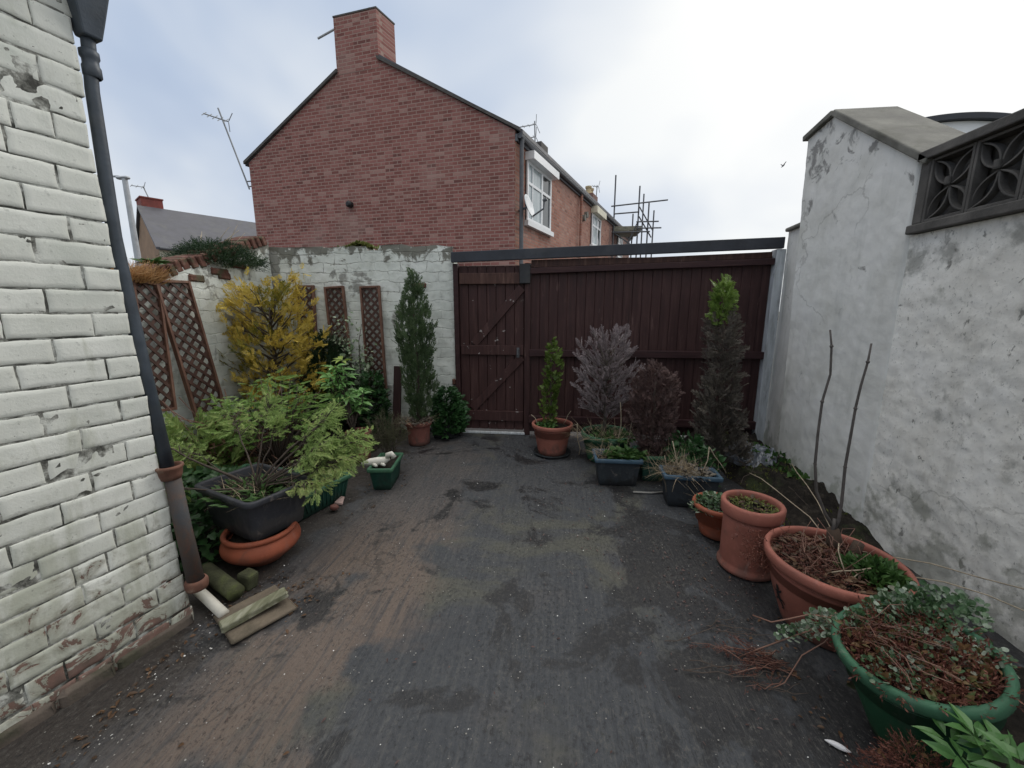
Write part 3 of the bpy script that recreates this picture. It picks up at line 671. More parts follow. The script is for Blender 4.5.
for (xa, za, xb, zb_) in ((-.36, 1.66, -.90, 1.045), (-.36, .90, -.93, .295)):
    d = Vector((xb - xa, 0, zb_ - za)).normalized(); n = Vector((-d.z, 0, d.x)) * .045; A, B = Vector((xa, 4.383, za)), Vector((xb, 4.383, zb_))
    mb = MB(); mb.prism([A - n, B - n, B + n, A + n], (0, .0235, 0)); bevel(mb.build('brace', 'door_stain', dr), .004)
mb = MB(); mb.box((-.385, 4.345, 1.70), (-.268, 4.374, 1.905), None, .006); mb.build('top_block', 'black_plastic', gt)
mb = MB(); mb.tube([(-.40, 4.37, .99), (-.40, 4.345, .99), (-.40, 4.340, .93), (-.40, 4.365, .92)], .007, 8); mb.box((-.415, 4.368, .90), (-.385, 4.3755, 1.01)); mb.build('latch', 'dark_metal', dr)
mb = MB(); mb.prism([(-1.125, 4.33, hz(-1.12)), (2.235, 4.33, hz(2.235)), (2.235, 4.33, hz(2.235) + .108), (-1.125, 4.33, hz(-1.12) + .108)], (0, .045, 0)); bevel(mb.build('header_beam', 'felt_fascia', gt), .006)
mb = MB(); mb.box((2.175, 4.34, 0), (2.262, 4.45, hz(2.2) - .004)); bevel(mb.build('jamb', 'peeling_white', gt), .004)
mb = MB(); mb.box((-1.05, 4.36, .004), (-.32, 4.40, .028)); bevel(mb.build('threshold', 'peeling_white', gt), .004)

# ------------------------------------------------------------------ right hand walls
def pier_prof(z0=0):   # (y, z) of the raked pier in the plane x = 2
    return [(2.56, 0), (2.585, 2.235), (3.385, 2.80), (3.69, 2.765), (3.62, 2.15), (3.55, 0)]
pr = thing('raked_pier', (2.15, 3.1, 0), 'tall white rendered pier with a raking stone top beside the gate', 'pier')
def pier_top(y): return float(np.interp(y, [2.5, 2.585, 3.385, 3.69], [2.17, 2.235, 2.80, 2.765]))
def pierP(a, b):
    y0 = 2.562 + .022 * b; y1 = 3.55 + .14 * b; y = y0 + (y1 - y0) * a
    return ((1.985 + (.035 if a < .001 else 0), y, pier_top(y) * b), (-1, 0, 0))
rough_panel('render', 'white_render', pr, pierP, 80, 150, .0055, seed=12)
mb = MB(); mb.prism([(1.997, y, z) for y, z in ((2.572, 0), (2.595, 2.21), (3.385, 2.775), (3.675, 2.74), (3.61, 2.15), (3.54, 0))], (.34, 0, 0)); mb.build('pier_core', 'white_render', pr)
mb = MB()
for (ya, za, yb, zb_) in ((2.53, 2.19, 3.392, 2.80), (3.392, 2.80, 3.72, 2.752)):
    A = Vector((1.955, ya, za)); B = Vector((1.955, yb, zb_)); d = (B - A).normalized(); n = Vector((0, -d.z, d.y)) * .042
    mb.prism([A, B, B + n, A + n], (.42, 0, 0))
bevel(mb.build('coping', 'coping_stone', pr), .008)

gp = thing('gate_pier', (2.1, 4.0, 0), 'low white rendered wall end between the gate and the raked pier', 'pier')
def gpP(a, b): return ((2.045 + .222 * a, 3.60 + .75 * a, (2.115 + .06 * a) * b), (-.96, -.28, 0))
rough_panel('render', 'white_render', gp, gpP, 40, 100, .005, seed=22)
mb = MB(); mb.prism([(2.056, 3.60, 0), (2.30, 3.60, 0), (2.42, 4.36, 0), (2.279, 4.36, 0)], (0, 0, 2.10)); mb.build('pier_core', 'white_render', gp)
mb = MB(); q = [(2.012, 3.58, 2.112), (2.33, 3.58, 2.112), (2.44, 4.37, 2.176), (2.240, 4.37, 2.176)]; mb.add(q + [(x, y, z + .036) for x, y, z in q], [(3, 2, 1, 0), (4, 5, 6, 7), (0, 1, 5, 4), (1, 2, 6, 5), (2, 3, 7, 6), (3, 0, 4, 7)]); bevel(mb.build('coping', 'coping_stone', gp), .012)

rw = thing('roughcast_wall', (2.1, .8, 0), 'blotchy grey roughcast wall topped by pierced concrete blocks', 'wall')
def rwP(a, b): return ((2.0, -1.5 + 4.11 * a, 1.835 * b), (-1, 0, 0))
rough_panel('roughcast', 'rough_render', rw, rwP, 330, 150, .009, seed=31)
mb = MB(); mb.box((2.02, -1.5, 0), (2.25, 2.56, 1.83)); mb.build('wall_core', 'rough_render', rw)
mb = MB(); y = -1.5
mb.box((1.962, -1.5, 1.838), (2.24, 2.582, 1.886)); bevel(mb.build('ledge', 'cast_concrete', rw), .007)
mb = MB(); mb.box((1.955, -1.5, 2.214), (2.25, 2.575, 2.262)); bevel(mb.build('block_coping', 'cast_concrete', rw), .007)
# pierced block: frame, and four hollow leaves on the diagonals
BS = .322; BW_ = .229
def screen_block():
    mb = MB(); h = BS / 2; w_ = BW_ / 2; dpt = .060; fr = .014
    for lo, hi in (((0, -w_, -h), (dpt, -w_ + fr, h)), ((0, w_ - fr, -h), (dpt, w_, h)), ((0.001, -w_ + fr, -h), (dpt - .001, w_ - fr, -h + fr)), ((.001, -w_ + fr, h - fr), (dpt - .001, w_ - fr, h))): mb.box(lo, hi)
    for q in range(4):
        a = math.atan2(h * (1, 1, -1, -1)[q], w_ * (1, -1, -1, 1)[q]); ca, sa = math.cos(a), math.sin(a); L = math.hypot(h, w_) * .93; rings = []
        for i in range(13):
            s_ = i / 12; u = .006 + (L - .012) * s_; hw = .035 * math.sin(math.pi * s_) ** .9 + .004
            rings.append((u, hw))
        for sg in (-1, 1):
            sec = []
            for i, (u, hw) in enumerate(rings):
                o, i_ = hw, max(hw - .0095, .0)
                P = lambda uu, ww, x: (x, uu * ca - sg * ww * sa, uu * sa + sg * ww * ca)
                sec.append([P(u, i_, .012), P(u, o, .012), P(u, o, dpt - .012), P(u, i_, dpt - .012)])
            mb.loft(sec, True, True)
    mb.lathe([(.0, 0), (.010, 0), (.013, .008), (.013, dpt - .02), (0, dpt - .02)], (0, 0, 0), 12)
    return mb
proto = None
for k in range(9):
    y = 2.402 - (BW_ + .003) * k
    if proto is None:
        proto = link_mesh('screen_block', [(v[0] * 1, v[1], v[2]) for v in screen_block().v], screen_block().f, 'cast_concrete', None); b = proto
        bevel(proto, .004, 2)
    else:
        b = proto.copy(); COL.objects.link(b)
    b.parent = rw; b.location = (1.985 - 2.1, y - .8, 2.0505)
mb = MB(); mb.box((1.98, 2.518, 1.888), (2.09, 2.572, 2.212)); bevel(mb.build('end_block', 'cast_concrete', rw), .006)
mb = MB(); mb.box((2.06, -1.45, 1.888), (2.09, 2.56, 2.212)); mb.build('backing_slab', 'cast_concrete', rw)

# barrel-roofed shed over the wall
sh = thing('shed', (4.2, 6.3, 0), 'neighbouring shed with a low curved roof just showing over the wall', 'shed')
arc = [(4.30 + x, 3.43 - (x + .1) ** 2 / 5.4) for x in np.linspace(-.72, .8, 25)]
mb = MB(); mb.prism([(x, 5.0, z) for x, z in arc] + [(x, 5.0, z - .055) for x, z in arc[::-1]], (0, .8, 0)); mb.build('roof', 'felt_fascia', sh)
mb = MB(); mb.prism([(x, 5.06, z - .06) for x, z in arc] + [(5.09, 5.06, 0), (3.59, 5.06, 0)], (0, .7, 0)); mb.build('front', 'upvc_white', sh)

# ------------------------------------------------------------------ houses across the lane
C0 = Vector((-.875, 8.754, 0)); ga, ta = R(-9.4), R(70)
U = Vector((math.cos(ga), math.sin(ga), 0)); V = Vector((math.cos(ta), math.sin(ta), 0)); MN = Vector((V.y, -V.x, 0))   # MN: out of the long wall
GN = Vector((U.y, -U.x, 0))                                                                                     # out of the gable
EZ, RZ, GW, AP = 5.0, 6.97, 6.83, 3.47
def P3(s, d_, z): return C0 + U * s + V * d_ + Vector((0, 0, z))
def terrace(name, d0, d1, wallmat, label, gable=False):
    th_ = thing(name, P3(-3.4, (d0 + d1) / 2, 0), label, 'house', None)
    prof = [(-GW, 0), (0, 0), (0, EZ), (-AP, RZ), (-GW, EZ)]
    mb = MB(); A = [P3(s, d0, z) for s, z in prof]; mb.add([tuple(p) for p in A] + [tuple(p + V * (d1 - d0)) for p in A],
        [(0, 1, 2, 3, 4), (9, 8, 7, 6, 5), (4, 3, 8, 9)] + [(0, 4, 9, 5)])
    mb.build('gable_wall', 'gable_brick' if gable else wallmat, th_)
    mb = MB(); q = [P3(0, d0, 0) , P3(0, d1, 0), P3(0, d1, EZ), P3(0, d0, EZ)]; mb.add([tuple(p) for p in q], [(0, 1, 2, 3)]); mb.build('wall', wallmat, th_)
    for nm, (sa, za, sb, zb_) in (('roof', (-AP, RZ, .16, EZ - .09)), ('roof', (-GW - .12, EZ - .07, -AP, RZ))):
        mb = MB(); ov = -.004 if gable else 0
        a, b, c_, e = P3(sa, d0 - ov, za), P3(sb, d0 - ov, zb_), P3(sb, d1, zb_), P3(sa, d1, za)
        mb.prism([a + Vector((0, 0, .012)), b + Vector((0, 0, .012)), c_ + Vector((0, 0, .012)), e + Vector((0, 0, .012))], (0, 0, .075)); mb.build(nm, 'slate', th_)
    # gutter along the eaves
    mb = MB(); g0, g1 = P3(.10, d0 + .01, EZ - .10), P3(.10, d1 - .02, EZ - .10)
    mb.tube([g0, g1], .055, 10); mb.build('gutter', 'dark_metal', th_)
    mb = MB(); g0, g1 = P3(.0, d0 + .005, EZ - .2), P3(.0, d1 - .005, EZ - .2); mb.prism([g0 + MN * .003, g1 + MN * .003, g1 + MN * .05, g0 + MN * .05], (0, 0, .13)); mb.build('soffit', 'dark_metal', th_)
    return th_
def lbox(mb, d0, d1, z0, z1, o0, o1):
    """box on the long wall: d along it, o out of it"""
    a = [C0 + V * d_ + MN * o + Vector((0, 0, z0)) for d_, o in ((d0, o0), (d1, o0), (d1, o1), (d0, o1))]; mb.prism(a, (0, 0, z1 - z0)); return mb
def window(par, d0, d1, z0, z1, boxz=None, boxmat='upvc_white', split=.38):
    wn = lbox(MB(), d0, d1, z0, z1, .004, .03).build('window', 'window_glass', par)
    fr = MB(); f = .065
    lbox(fr, d0, d0 + f, z0, z1, .03, .06); lbox(fr, d1 - f, d1, z0, z1, .03, .06); lbox(fr, d0 + f, d1 - f, z0, z0 + f, .03, .059); lbox(fr, d0 + f, d1 - f, z1 - f, z1, .03, .059)
    zt = z1 - (z1 - z0) * .36; dm = d0 + (d1 - d0) * .58
    lbox(fr, d0 + f, d1 - f, zt - .03, zt + .03, .03, .057); lbox(fr, dm - .04, dm + .04, z0 + f, z1 - f, .031, .061); lbox(fr, d0 + (d1 - d0) * .2 - .02, d0 + (d1 - d0) * .2 + .02, z0 + f, z1 - f, .031, .055)
    fr.build('frame', 'upvc_white', wn)
    lbox(MB(), d0 + f, dm - .04, z0 + f, z1 - f, .0305, .036).build('net_curtain', 'net_curtain', wn)
    lbox(MB(), d0 - .05, d1 + .12, z0 - .11, z0 - .002, .004, .10).build('sill', 'upvc_white', wn)
    if boxz: lbox(MB(), d0 - .02, d1 + .10, boxz[0], boxz[1], .004, .22).build('shutter_box', boxmat, wn)
h1 = terrace('end_terrace_house', 0, 4.26, 'terrace_brick', 'red brick end terrace house with a tall chimney on its gable', True)
window(h1, .52, 1.98, 3.37, 4.60, (4.60, 4.76))
mb = MB(); mb.prism([P3(-4.09, -.004, 6.55), P3(-3.03, -.004, 6.55), P3(-3.03, .55, 6.55), P3(-4.09, .55, 6.55)], (0, 0, 1.10)); ch = mb.build('chimney', 'gable_brick', h1)
mb = MB(); mb.prism([P3(-4.10, -.012, 7.655), P3(-3.02, -.012, 7.655), P3(-3.02, .56, 7.655), P3(-4.10, .56, 7.655)], (0, 0, .03)); mb.build('chimney_cap', 'stone_verge', ch)
mb = MB(); q = P3(-3.35, .28, 7.69); mb.lathe([(.0, 0), (.10, 0), (.09, .1), (.11, .13), (.08, .13), (.07, 0)], q, 14); mb.build('chimney_pot', 'pot_buff', ch)
mb = MB()
for (sa, za, sb, zb_) in ((-AP + .42, RZ - .24, .12, EZ - .02), (-GW - .10, EZ - .01, -AP - .60, RZ - .36)):
    a, b = P3(sa, -.055, za), P3(sb, -.055, zb_); mb.prism([a - Vector((0, 0, .02)), b - Vector((0, 0, .02)), b + Vector((0, 0, .045)), a + Vector((0, 0, .045))], V * .05)
mb.build('verge', 'stone_verge', h1)
mb = MB(); a = C0 + V * .13 + MN * .09; mb.tube([a + MN * .02 + Vector((0, 0, 4.93)), a + Vector((0, 0, 4.7)), a + Vector((0, 0, 0))], .045, 10); mb.build('downpipe', 'dark_metal', h1)
mb = MB(); mb.lathe([(0, 0), (.07, 0), (.075, .1), (.04, .14), (0, .14)], (0, 0, 0), 14); a = P3(-3.97, 0, 3.84)
Mx = Matrix.Translation(a) @ GN.to_track_quat('Z', 'Y').to_matrix().to_4x4(); mb.v = [tuple(Mx @ Vector(v)) for v in mb.v]; mb.build('flue_vent', 'black_plastic', h1)
mb = MB(); a = P3(-4.4, .1, 7.48); mb.tube([P3(-4.08, .1, 7.53), P3(-4.62, .1, 7.40)], .022, 8); mb.build('chimney_bracket', 'pale_metal', h1)
mb = MB(); a = C0 + V * 2.25 - MN * .42; mb.prism([a + V * dx + MN * dy + Vector((0, 0, 5.0)) for dx, dy in ((-.2, -.16), (.26, -.16), (.26, .16), (-.2, .16))], (0, 0, .55)); mb.build('vent_stack', 'stone_verge', h1)
h2 = terrace('terraced_house', 4.263, 8.6, 'terrace_brick', 'middle terraced house with a cream window head next to the end house')
window(h2, 5.9, 7.1, 3.62, 4.62, (4.63, 4.84), 'cream_paint')
mb = MB(); a = C0 + V * 4.5 + MN * .08; mb.tube([a + Vector((0, 0, 4.9)), a], .04, 8); mb.build('downpipe', 'terrace_brick', h2)
mb = MB(); mb.lathe([(0, 0), (.10, 0), (.10, .09), (0, .09)], (0, 0, 0), 12); 
for dd, zz_ in ((4.95, 4.28), (5.2, 4.42)):
    Mx = Matrix.Translation(C0 + V * dd + Vector((0, 0, zz_))) @ MN.to_track_quat('Z', 'Y').to_matrix().to_4x4(); m2 = MB(); m2.add([tuple(Mx @ Vector(v)) for v in mb.v], mb.f); m2.build('wall_vent', 'coping_stone', h2)
mb = MB(); a = C0 + V * 8.25 - MN * .75; mb.prism([a + V * dx + MN * dy + Vector((0, 0, 5.1)) for dx, dy in ((-.32, -.24), (.4, -.24), (.4, .24), (-.32, .24))], (0, 0, .72)); ch = mb.build('chimney', 'far_brick', h2)
for dx in (-.12, .2):
    mb = MB(); mb.lathe([(.0, 0), (.12, 0), (.10, .22), (.125, .26), (.125, .32), (.08, .32), (.07, .05)], a + V * dx + Vector((0, 0, 5.80)), 12); mb.build('chimney_pot', 'pot_buff', ch)
h3 = terrace('terraced_house', 8.603, 13.2, 'far_brick', 'furthest darker brick terraced house beside the scaffolding')
window(h3, 10.2, 11.2, 3.7, 4.6)

# satellite dish, aerials, scaffold
sd = thing('satellite_dish', C0 + V * .13 + MN * .25 + Vector((0, 0, 3.55)), 'pale satellite dish on the corner of the end terrace house', 'satellite dish')
mb = MB(); prof = [(r, r * r * .42) for r in np.linspace(.0, .24, 9)]
Mx = Matrix.Translation(sd.location) @ (MN * .95 + V * .06 + Vector((0, 0, .3))).to_track_quat('Z', 'Y').to_matrix().to_4x4()
m2 = MB(); m2.lathe(prof + [(r, q + .012) for r, q in prof[::-1]], n=24); mb.add([tuple(Mx @ Vector(v)) for v in m2.v], m2.f); mb.build('dish', 'pale_metal', sd, True)
mb = MB(); mb.tube([Mx @ Vector((0, -.22, .04)), Mx @ Vector((0, -.17, .30)), Mx @ Vector((0, -.02, .36))], .018, 6); mb.tube([Mx @ Vector((0, -.02, .33)), Mx @ Vector((0, -.02, .42))], .035, 8); mb.build('feed_arm', 'dark_metal', sd)
mb = MB(); mb.tube([Mx @ Vector((0, 0, -.01)), C0 + V * .2 + MN * .0 + Vector((0, 0, 3.5))], .025, 6); mb.build('bracket', 'dark_metal', sd)

def aerial(label, mast, booms, bracket=None, r=.014):
    th_ = thing('television_aerial', mast[0], label, 'aerial', None)
    mb = MB(); mb.tube(mast, r * 1.3, 8); mb.build('mast', 'grey_metal', th_)
    for (a, b, n, el) in booms:
        a, b = Vector(a), Vector(b); mb = MB(); mb.tube([a, b], r, 6); d = (b - a).normalized(); sd_ = d.cross(Vector((0, 0, 1))).normalized(); up = sd_.cross(d)
        e = (sd_ * .8 + up * .6)
        for i in range(n):
            p = a.lerp(b, .12 + .85 * i / max(1, n - 1)); l = el * (1 - .35 * i / n); mb.tube([p - e * l, p + e * l], r * .6, 5)
        for sg in (-1, 1):
            mb.tube([a + up * .02 * sg, a + up * .22 * sg - d * .05], r * .7, 5)
        mb.build('aerial_array', 'grey_metal', th_)
    if bracket:
        for a, b in bracket: MB().tube([a, b], r, 6).build('wall_bracket', 'dark_metal', th_)
    return th_
wl = P3(-GW, .05, 4.5)
aerial('tilted television aerial on a long mast at the left eaves of the gable', [(-7.68, 9.88, 4.40), (-8.28, 9.9, 6.27)], [((-8.08, 9.95, 5.98), (-8.56, 9.75, 6.10), 5, .17)],
       [((-7.74, 9.88, 4.58), wl + Vector((0, 0, .1))), ((-7.70, 9.88, 4.46), wl - Vector((0, 0, .02)))])
aerial('television aerial with two arrays above the roof of the end terrace', [(-.58, 11.0, 5.45), (-.60, 11.0, 6.10)], [((-.56, 11.0, 6.03), (-1.02, 10.9, 5.93), 4, .12), ((-.56, 11.0, 5.74), (-.95, 10.9, 5.66), 4, .12)], r=.012)
aerial('thin television aerial by the paired chimney pots down the terrace', [(1.52, 17.0, 5.4), (1.56, 17.0, 6.25)], [((1.62, 17.0, 6.2), (1.38, 16.9, 6.2), 3, .14)], r=.013)
aerial('small television aerial on the red chimney of the slate roofed house', [(-17.45, 16.5, 5.9), (-17.75, 16.5, 6.65)], [((-17.7, 16.5, 6.62), (-18.1, 16.3, 6.65), 3, .16)], r=.016)

sf = thing('scaffold', (3.2, 17.4, 0), 'grey pole scaffold rising at the far end of the terrace', 'scaffold')
def sp(px_, z_, y_=17.4): return (px_, y_, z_)
K = 17.4 / 19
def S(x, z): return (x * K, (z - 1.42) * K + 1.42)
for (x, z1, yy) in ((2.53, 7.21, 17.4), (3.58, 6.74, 17.4), (3.77, 6.41, 18.5), (4.01, 6.03, 17.4), (4.24, 5.72, 18.5), (3.35, 5.6, 18.5)):
    X, Z = S(x, z1); mb = MB(); q = yy / 17.4; mb.tube([(X * q, yy, 0), (X * q, yy, (Z - 1.42) * q + 1.42)], .030, 8); mb.build('upright', 'dark_metal', sf)
for (xa, za, xb, zb_) in ((2.38, 5.92, 4.78, 6.12), (2.52, 5.60, 3.6, 5.66), (3.5, 5.25, 4.45, 5.25), (3.55, 4.98, 4.58, 4.98), (2.4, 4.83, 4.1, 4.83)):
    (a, b), (c_, d_) = S(xa, za), S(xb, zb_); mb = MB(); mb.tube([(a, 17.34, b), (c_, 17.34, d_)], .028, 8); mb.build('ledger', 'dark_metal', sf)
for (xa, za, xb, zb_) in ((3.62, 5.9, 4.25, 4.9), (3.62, 5.5, 4.2, 4.6), (2.6, 4.8, 3.5, 4.2), (3.1, 4.2, 3.6, 5.3)):
    (a, b), (c_, d_) = S(xa, za), S(xb, zb_); mb = MB(); mb.tube([(a, 17.46, b), (c_, 17.46, d_)], .026, 8); mb.build('brace', 'dark_metal', sf)
mb = MB(); a, b = S(2.45, 4.86); c_, d_ = S(3.75, 4.92); mb.box((a, 17.5, b), (c_, 18.6, b + .05)); mb.build('platform', 'grey_timber', sf)
mb = MB(); mb.box((a + .05, 17.45, b + .05), (c_, 17.49, b + .22)); mb.build('toe_board', 'grey_timber', sf)
for (x0, x1, zz0, zz1, nm) in ((2.5, 3.0, 4.92, 5.16, 0), (3.35, 3.72, 4.92, 5.12, 0)):
    bs = MB(); (p, q), (r_, s_) = S(x0, zz0), S(x1, zz1); bs.box((p, 17.7, b + .053), (r_, 18.3, s_)); o = bs.build('brick_stack', 'far_brick')
    tag(o, 'larger stack of dark bricks on the scaffold platform by the roof' if x0 < 3 else 'smaller stack of dark bricks on the scaffold platform by the poles', 'bricks')

# slate roofed house far left, its lane wall and the street lamp
fh = thing('slate_roofed_house', (-15, 18, 0), 'low white house with a long slate roof and red chimney behind the side wall', 'house')
r0 = Vector((-17.5, 16, 5.66)); rd = Vector((.552, .834, 0)); rn = Vector((.834, -.552, 0)); e0 = r0 + rn * 2.25; e0.z = 3.86; b0 = r0 - rn * 2.25; b0.z = 3.86; Lh = 11
mb = MB(); mb.prism([r0 - rd * .1, e0 - rd * .1 + rn * .15 - Vector((0, 0, .1)), e0 + rd * Lh + rn * .15 - Vector((0, 0, .1)), r0 + rd * Lh], (0, 0, .1)); mb.build('roof', 'slate', fh)
mb = MB(); mb.prism([b0 - rd * .1 - rn * .15, r0 - rd * .1, r0 + rd * Lh, b0 + rd * Lh - rn * .15], (0, 0, .1)); mb.build('roof', 'slate', fh)
g = lambda p: Vector((p.x, p.y, 0))
mb = MB(); mb.add([tuple(q) for q in (g(b0), g(e0), e0, r0, b0)], [(0, 1, 2, 3, 4)]); mb.build('gable_wall', 'tan_render', fh)
mb = MB(); mb.add([tuple(q) for q in (g(e0), g(e0) + rd * Lh, e0 + rd * Lh, e0)], [(0, 1, 2, 3)]); mb.build('wall', 'cream_paint', fh)
mb = MB(); mb.add([tuple(q) for q in (g(b0), b0, b0 + rd * Lh, g(b0) + rd * Lh)], [(0, 1, 2, 3)]); mb.build('wall', 'cream_paint', fh)
mb = MB(); a = e0 + rn * .16; mb.tube([a - Vector((0, 0, .05)), a + rd * Lh - Vector((0, 0, .05))], .06, 8); mb.build('gutter', 'dark_metal', fh)
mb = MB(); c_ = r0 + rd * .42 - rn * .55; mb.prism([c_ + rd * dx + rn * dy - Vector((0, 0, .75)) for dx, dy in ((-.36, -.5), (.36, -.5), (.36, .5), (-.36, .5))], (0, 0, 1.2)); ch = mb.build('chimney', 'chimney_red', fh)
mb = MB(); mb.prism([c_ + rd * dx + rn * dy + Vector((0, 0, .453)) for dx, dy in ((-.39, -.53), (.39, -.53), (.39, .53), (-.39, .53))], (0, 0, .05)); mb.build('chimney_cap', 'chimney_red', ch)

lm = thing('street_lamp', (-12.38, 11, 0), 'grey street lamp with a short arm beyond the side wall', 'street lamp')
mb = MB(); mb.tube([(-12.38, 11, 0), (-12.38, 11, 2.2), (-12.38, 11, 5.13)], [.10, .085, .065], 12); mb.build('post', 'pale_metal', lm)
mb = MB(); mb.tube([(-12.38, 11, 5.10), (-12.55, 11.0, 5.2), (-13.3, 11.0, 5.24)], .03, 8); mb.build('arm', 'pale_metal', lm)
mb = MB(); mb.box((-12.62, 10.93, 5.12), (-12.24, 11.07, 5.20), None, .03); mb.build('lamp_head', 'pale_metal', lm)

bd = thing('bird', (14.77, 30, 10.76), 'small dark bird flying in the pale sky above the gate', 'bird')
mb = MB(); mb.tube([(14.77 - .10, 30, 10.68), (14.77, 30, 10.76), (14.77 + .10, 30, 10.84)], [.015, .04, .015], 8)
mb.add([(14.72, 30, 10.76), (14.82, 30, 10.79), (14.86, 29.8, 10.96), (14.82, 29.8, 10.97), (14.70, 30.2, 10.93), (14.73, 30.2, 10.95)], [(0, 1, 2, 3), (0, 1, 5, 4)]); mb.build('body', 'bird_grey', bd)

# ------------------------------------------------------------------ pots, tubs, troughs
def disc_soil(par, c, r, z, material='soil', seed=0):
    vs = [(c[0], c[1], z + .015)]; fs = []; n = 26
    for j in range(1, 8):
        for k in range(n):
            a = 2 * math.pi * k / n; q = r * j / 7; vs.append((c[0] + q * math.cos(a), c[1] + q * math.sin(a), z + .014 * fbm(c[0] + q * math.cos(a), c[1] + q * math.sin(a), seed, 14) - (.0 if j < 7 else .006)))
    for k in range(n): fs.append((0, 1 + k, 1 + (k + 1) % n))
    for j in range(6):
        for k in range(n): fs.append((1 + j * n + k, 1 + (j + 1) * n + k, 1 + (j + 1) * n + (k + 1) % n, 1 + j * n + (k + 1) % n))
    return link_mesh('soil', vs, fs, material, par, True)
def round_pot(name, c, h, r, k, material, label, rim_h=.045, rim_out=.014, belly=0.0, fill=.05, cat='plant pot', rimmat=None, n=56, foot=0.0, group=None):
    p = thing(name, (c[0], c[1], 0), label, cat, group); rb = r * k; ri = r - rim_out
    prof = [(0, .004), (rb - .012, .004), (rb, .012)]
    if foot: prof = [(0, .004), (rb + foot - .008, .004), (rb + foot, .012), (rb + foot, .03), (rb, .042)]
    for i in range(1, 9):
        s_ = i / 8; prof.append((rb + (ri - .004 - rb) * s_ + belly * math.sin(math.pi * s_), .02 + (h - rim_h - .02) * s_))
    inner = [(ri - .006, h - rim_h), (ri - .012, h - .12 if h > .2 else h * .5), (0, h - .13 if h > .2 else h * .45)]
    mb = MB(); mb.lathe(prof + inner, (c[0], c[1], 0), n); mb.build('pot_body', material, p, True)
    mb = MB(); w_ = .016
    mb.lathe([(ri - .003, h - rim_h), (r - .003, h - rim_h), (r, h - rim_h + .006), (r + .002, h - .012), (r - .003, h - .003), (r - .010, h), (r - w_ - .004, h - .002), (r - w_ - .009, h - .012), (r - w_ - .008, h - rim_h - .02), (ri - .004, h - rim_h - .02)], (c[0], c[1], 0), n)
    mb.build('rim', rimmat or material, p, True)
    disc_soil(p, c, r - w_ - .006, h - fill, seed=c[0] * 3)
    return p
def rrect(lx, ly, rad, n=5):
    o = []
    for cx, cy, a0 in ((lx - rad, ly - rad, 0), (-lx + rad, ly - rad, 90), (-lx + rad, -ly + rad, 180), (lx - rad, -ly + rad, 270)):
        for i in range(n + 1):
            a = R(a0 + 90 * i / n); o.append((cx + rad * math.cos(a), cy + rad * math.sin(a)))
    return o
def trough(name, c, rz, lx, ly, h, material, rimmat, label, flare=.86, z0=0.0, lip=.020, rad=.03, flute=0, fill=.035, cat='planter', group=None):
    p = thing(name, (c[0], c[1], z0), label, cat, group); M = Matrix.Translation((c[0], c[1], z0)) @ Matrix.Rotation(rz, 4, 'Z')
    def ring(s_, z, d=0.0, rr=rad):
        pts = rrect(lx * s_ + d, ly * s_ + d, max(.006, rr + d * .5), 5)
        return [M @ Vector((x, y, z)) for x, y in pts]
    mb = MB(); ins = lip * .8
    mb.loft([ring(flare, .002, -ins - .01), ring(flare, .010, -ins)] + [ring(flare + (1 - flare) * q, .01 + (h - .03) * q, -ins) for q in (.25, .5, .75, 1)], True, False)
    mb.build('tub', material, p, True)
    mb = MB()
    mb.loft([ring(1, h - .034, -ins + .001), ring(1, h - .032, -.001), ring(1, h - .028, 0), ring(1, h - .006, .002), ring(1, h, -.005), ring(1, h - .001, -lip + .002), ring(1, h - .008, -lip - .003), ring(1, h * .55, -lip - .014)])
    mb.build('rim', rimmat, p, True)
    if flute:
        mb = MB()
        for sx in (-1, 1):
            k = int(ly * 2 / .04)
            for i in range(k):
                v = -ly * flare + .03 + (ly * flare * 2 - .06) * i / max(1, k - 1); mb.tube([M @ Vector((sx * (lx * flare - ins + .001), v, .03)), M @ Vector((sx * (lx - ins), v / flare, h - .045))], .005, 6)
        for sy in (-1, 1):
            k = int(lx * 2 / .04)
            for i in range(k):
                v = -lx * flare + .03 + (lx * flare * 2 - .06) * i / max(1, k - 1); mb.tube([M @ Vector((v, sy * (ly * flare - ins + .001), .03)), M @ Vector((v / flare, sy * (ly - ins), h - .045))], .005, 6)
        mb.build('ribbing', material, p, True)
    nu, nv = 18, 10; vs = []
    for j in range(nv):
        for i in range(nu):
            x = (lx - lip - .012) * (2 * i / (nu - 1) - 1); y = (ly - lip - .012) * (2 * j / (nv - 1) - 1); q = M @ Vector((x, y, 0))
            vs.append((q.x, q.y, z0 + h - fill + .018 * fbm(q.x, q.y, 2, 11)))
    link_mesh('soil', vs, grid_faces(nu, nv), 'soil', p, True)
    return p

# left side
bowl = round_pot('terracotta_bowl', (-1.668, 1.925), .195, .188, .62, 'terracotta_bright', 'wide orange terracotta bowl carrying the black rectangular tub', .026, .012, .055, cat='plant bowl')
TUBC, TUBR = (-1.735, 2.0), R(-21)
tub = trough('planter_tub', TUBC, TUBR, .275, .195, .262, 'grey_tub', 'grey_tub', 'black plastic rectangular tub standing on an orange terracotta bowl', .86, .172, .022, .05, fill=.05)
trough('planter_trough', (-1.365, 2.965), R(98), .185, .10, .20, 'green_trough', 'green_rim', 'green trough holding a white animal ornament', .84, 0, .018, .012, fill=.03, cat='planter')
trough('planter_trough', (-1.70, 2.50), R(72), .26, .095, .185, 'green_trough', 'green_rim', 'ribbed green trough mostly hidden behind the black tub', .84, 0, .018, .012, flute=1)
trough('planter_trough', (-2.02, 2.42), R(-8), .26, .10, .30, 'green_trough', 'green_rim', 'green trough with only its rim showing behind the straggly conifer branches', .84, 0, .018, .012)
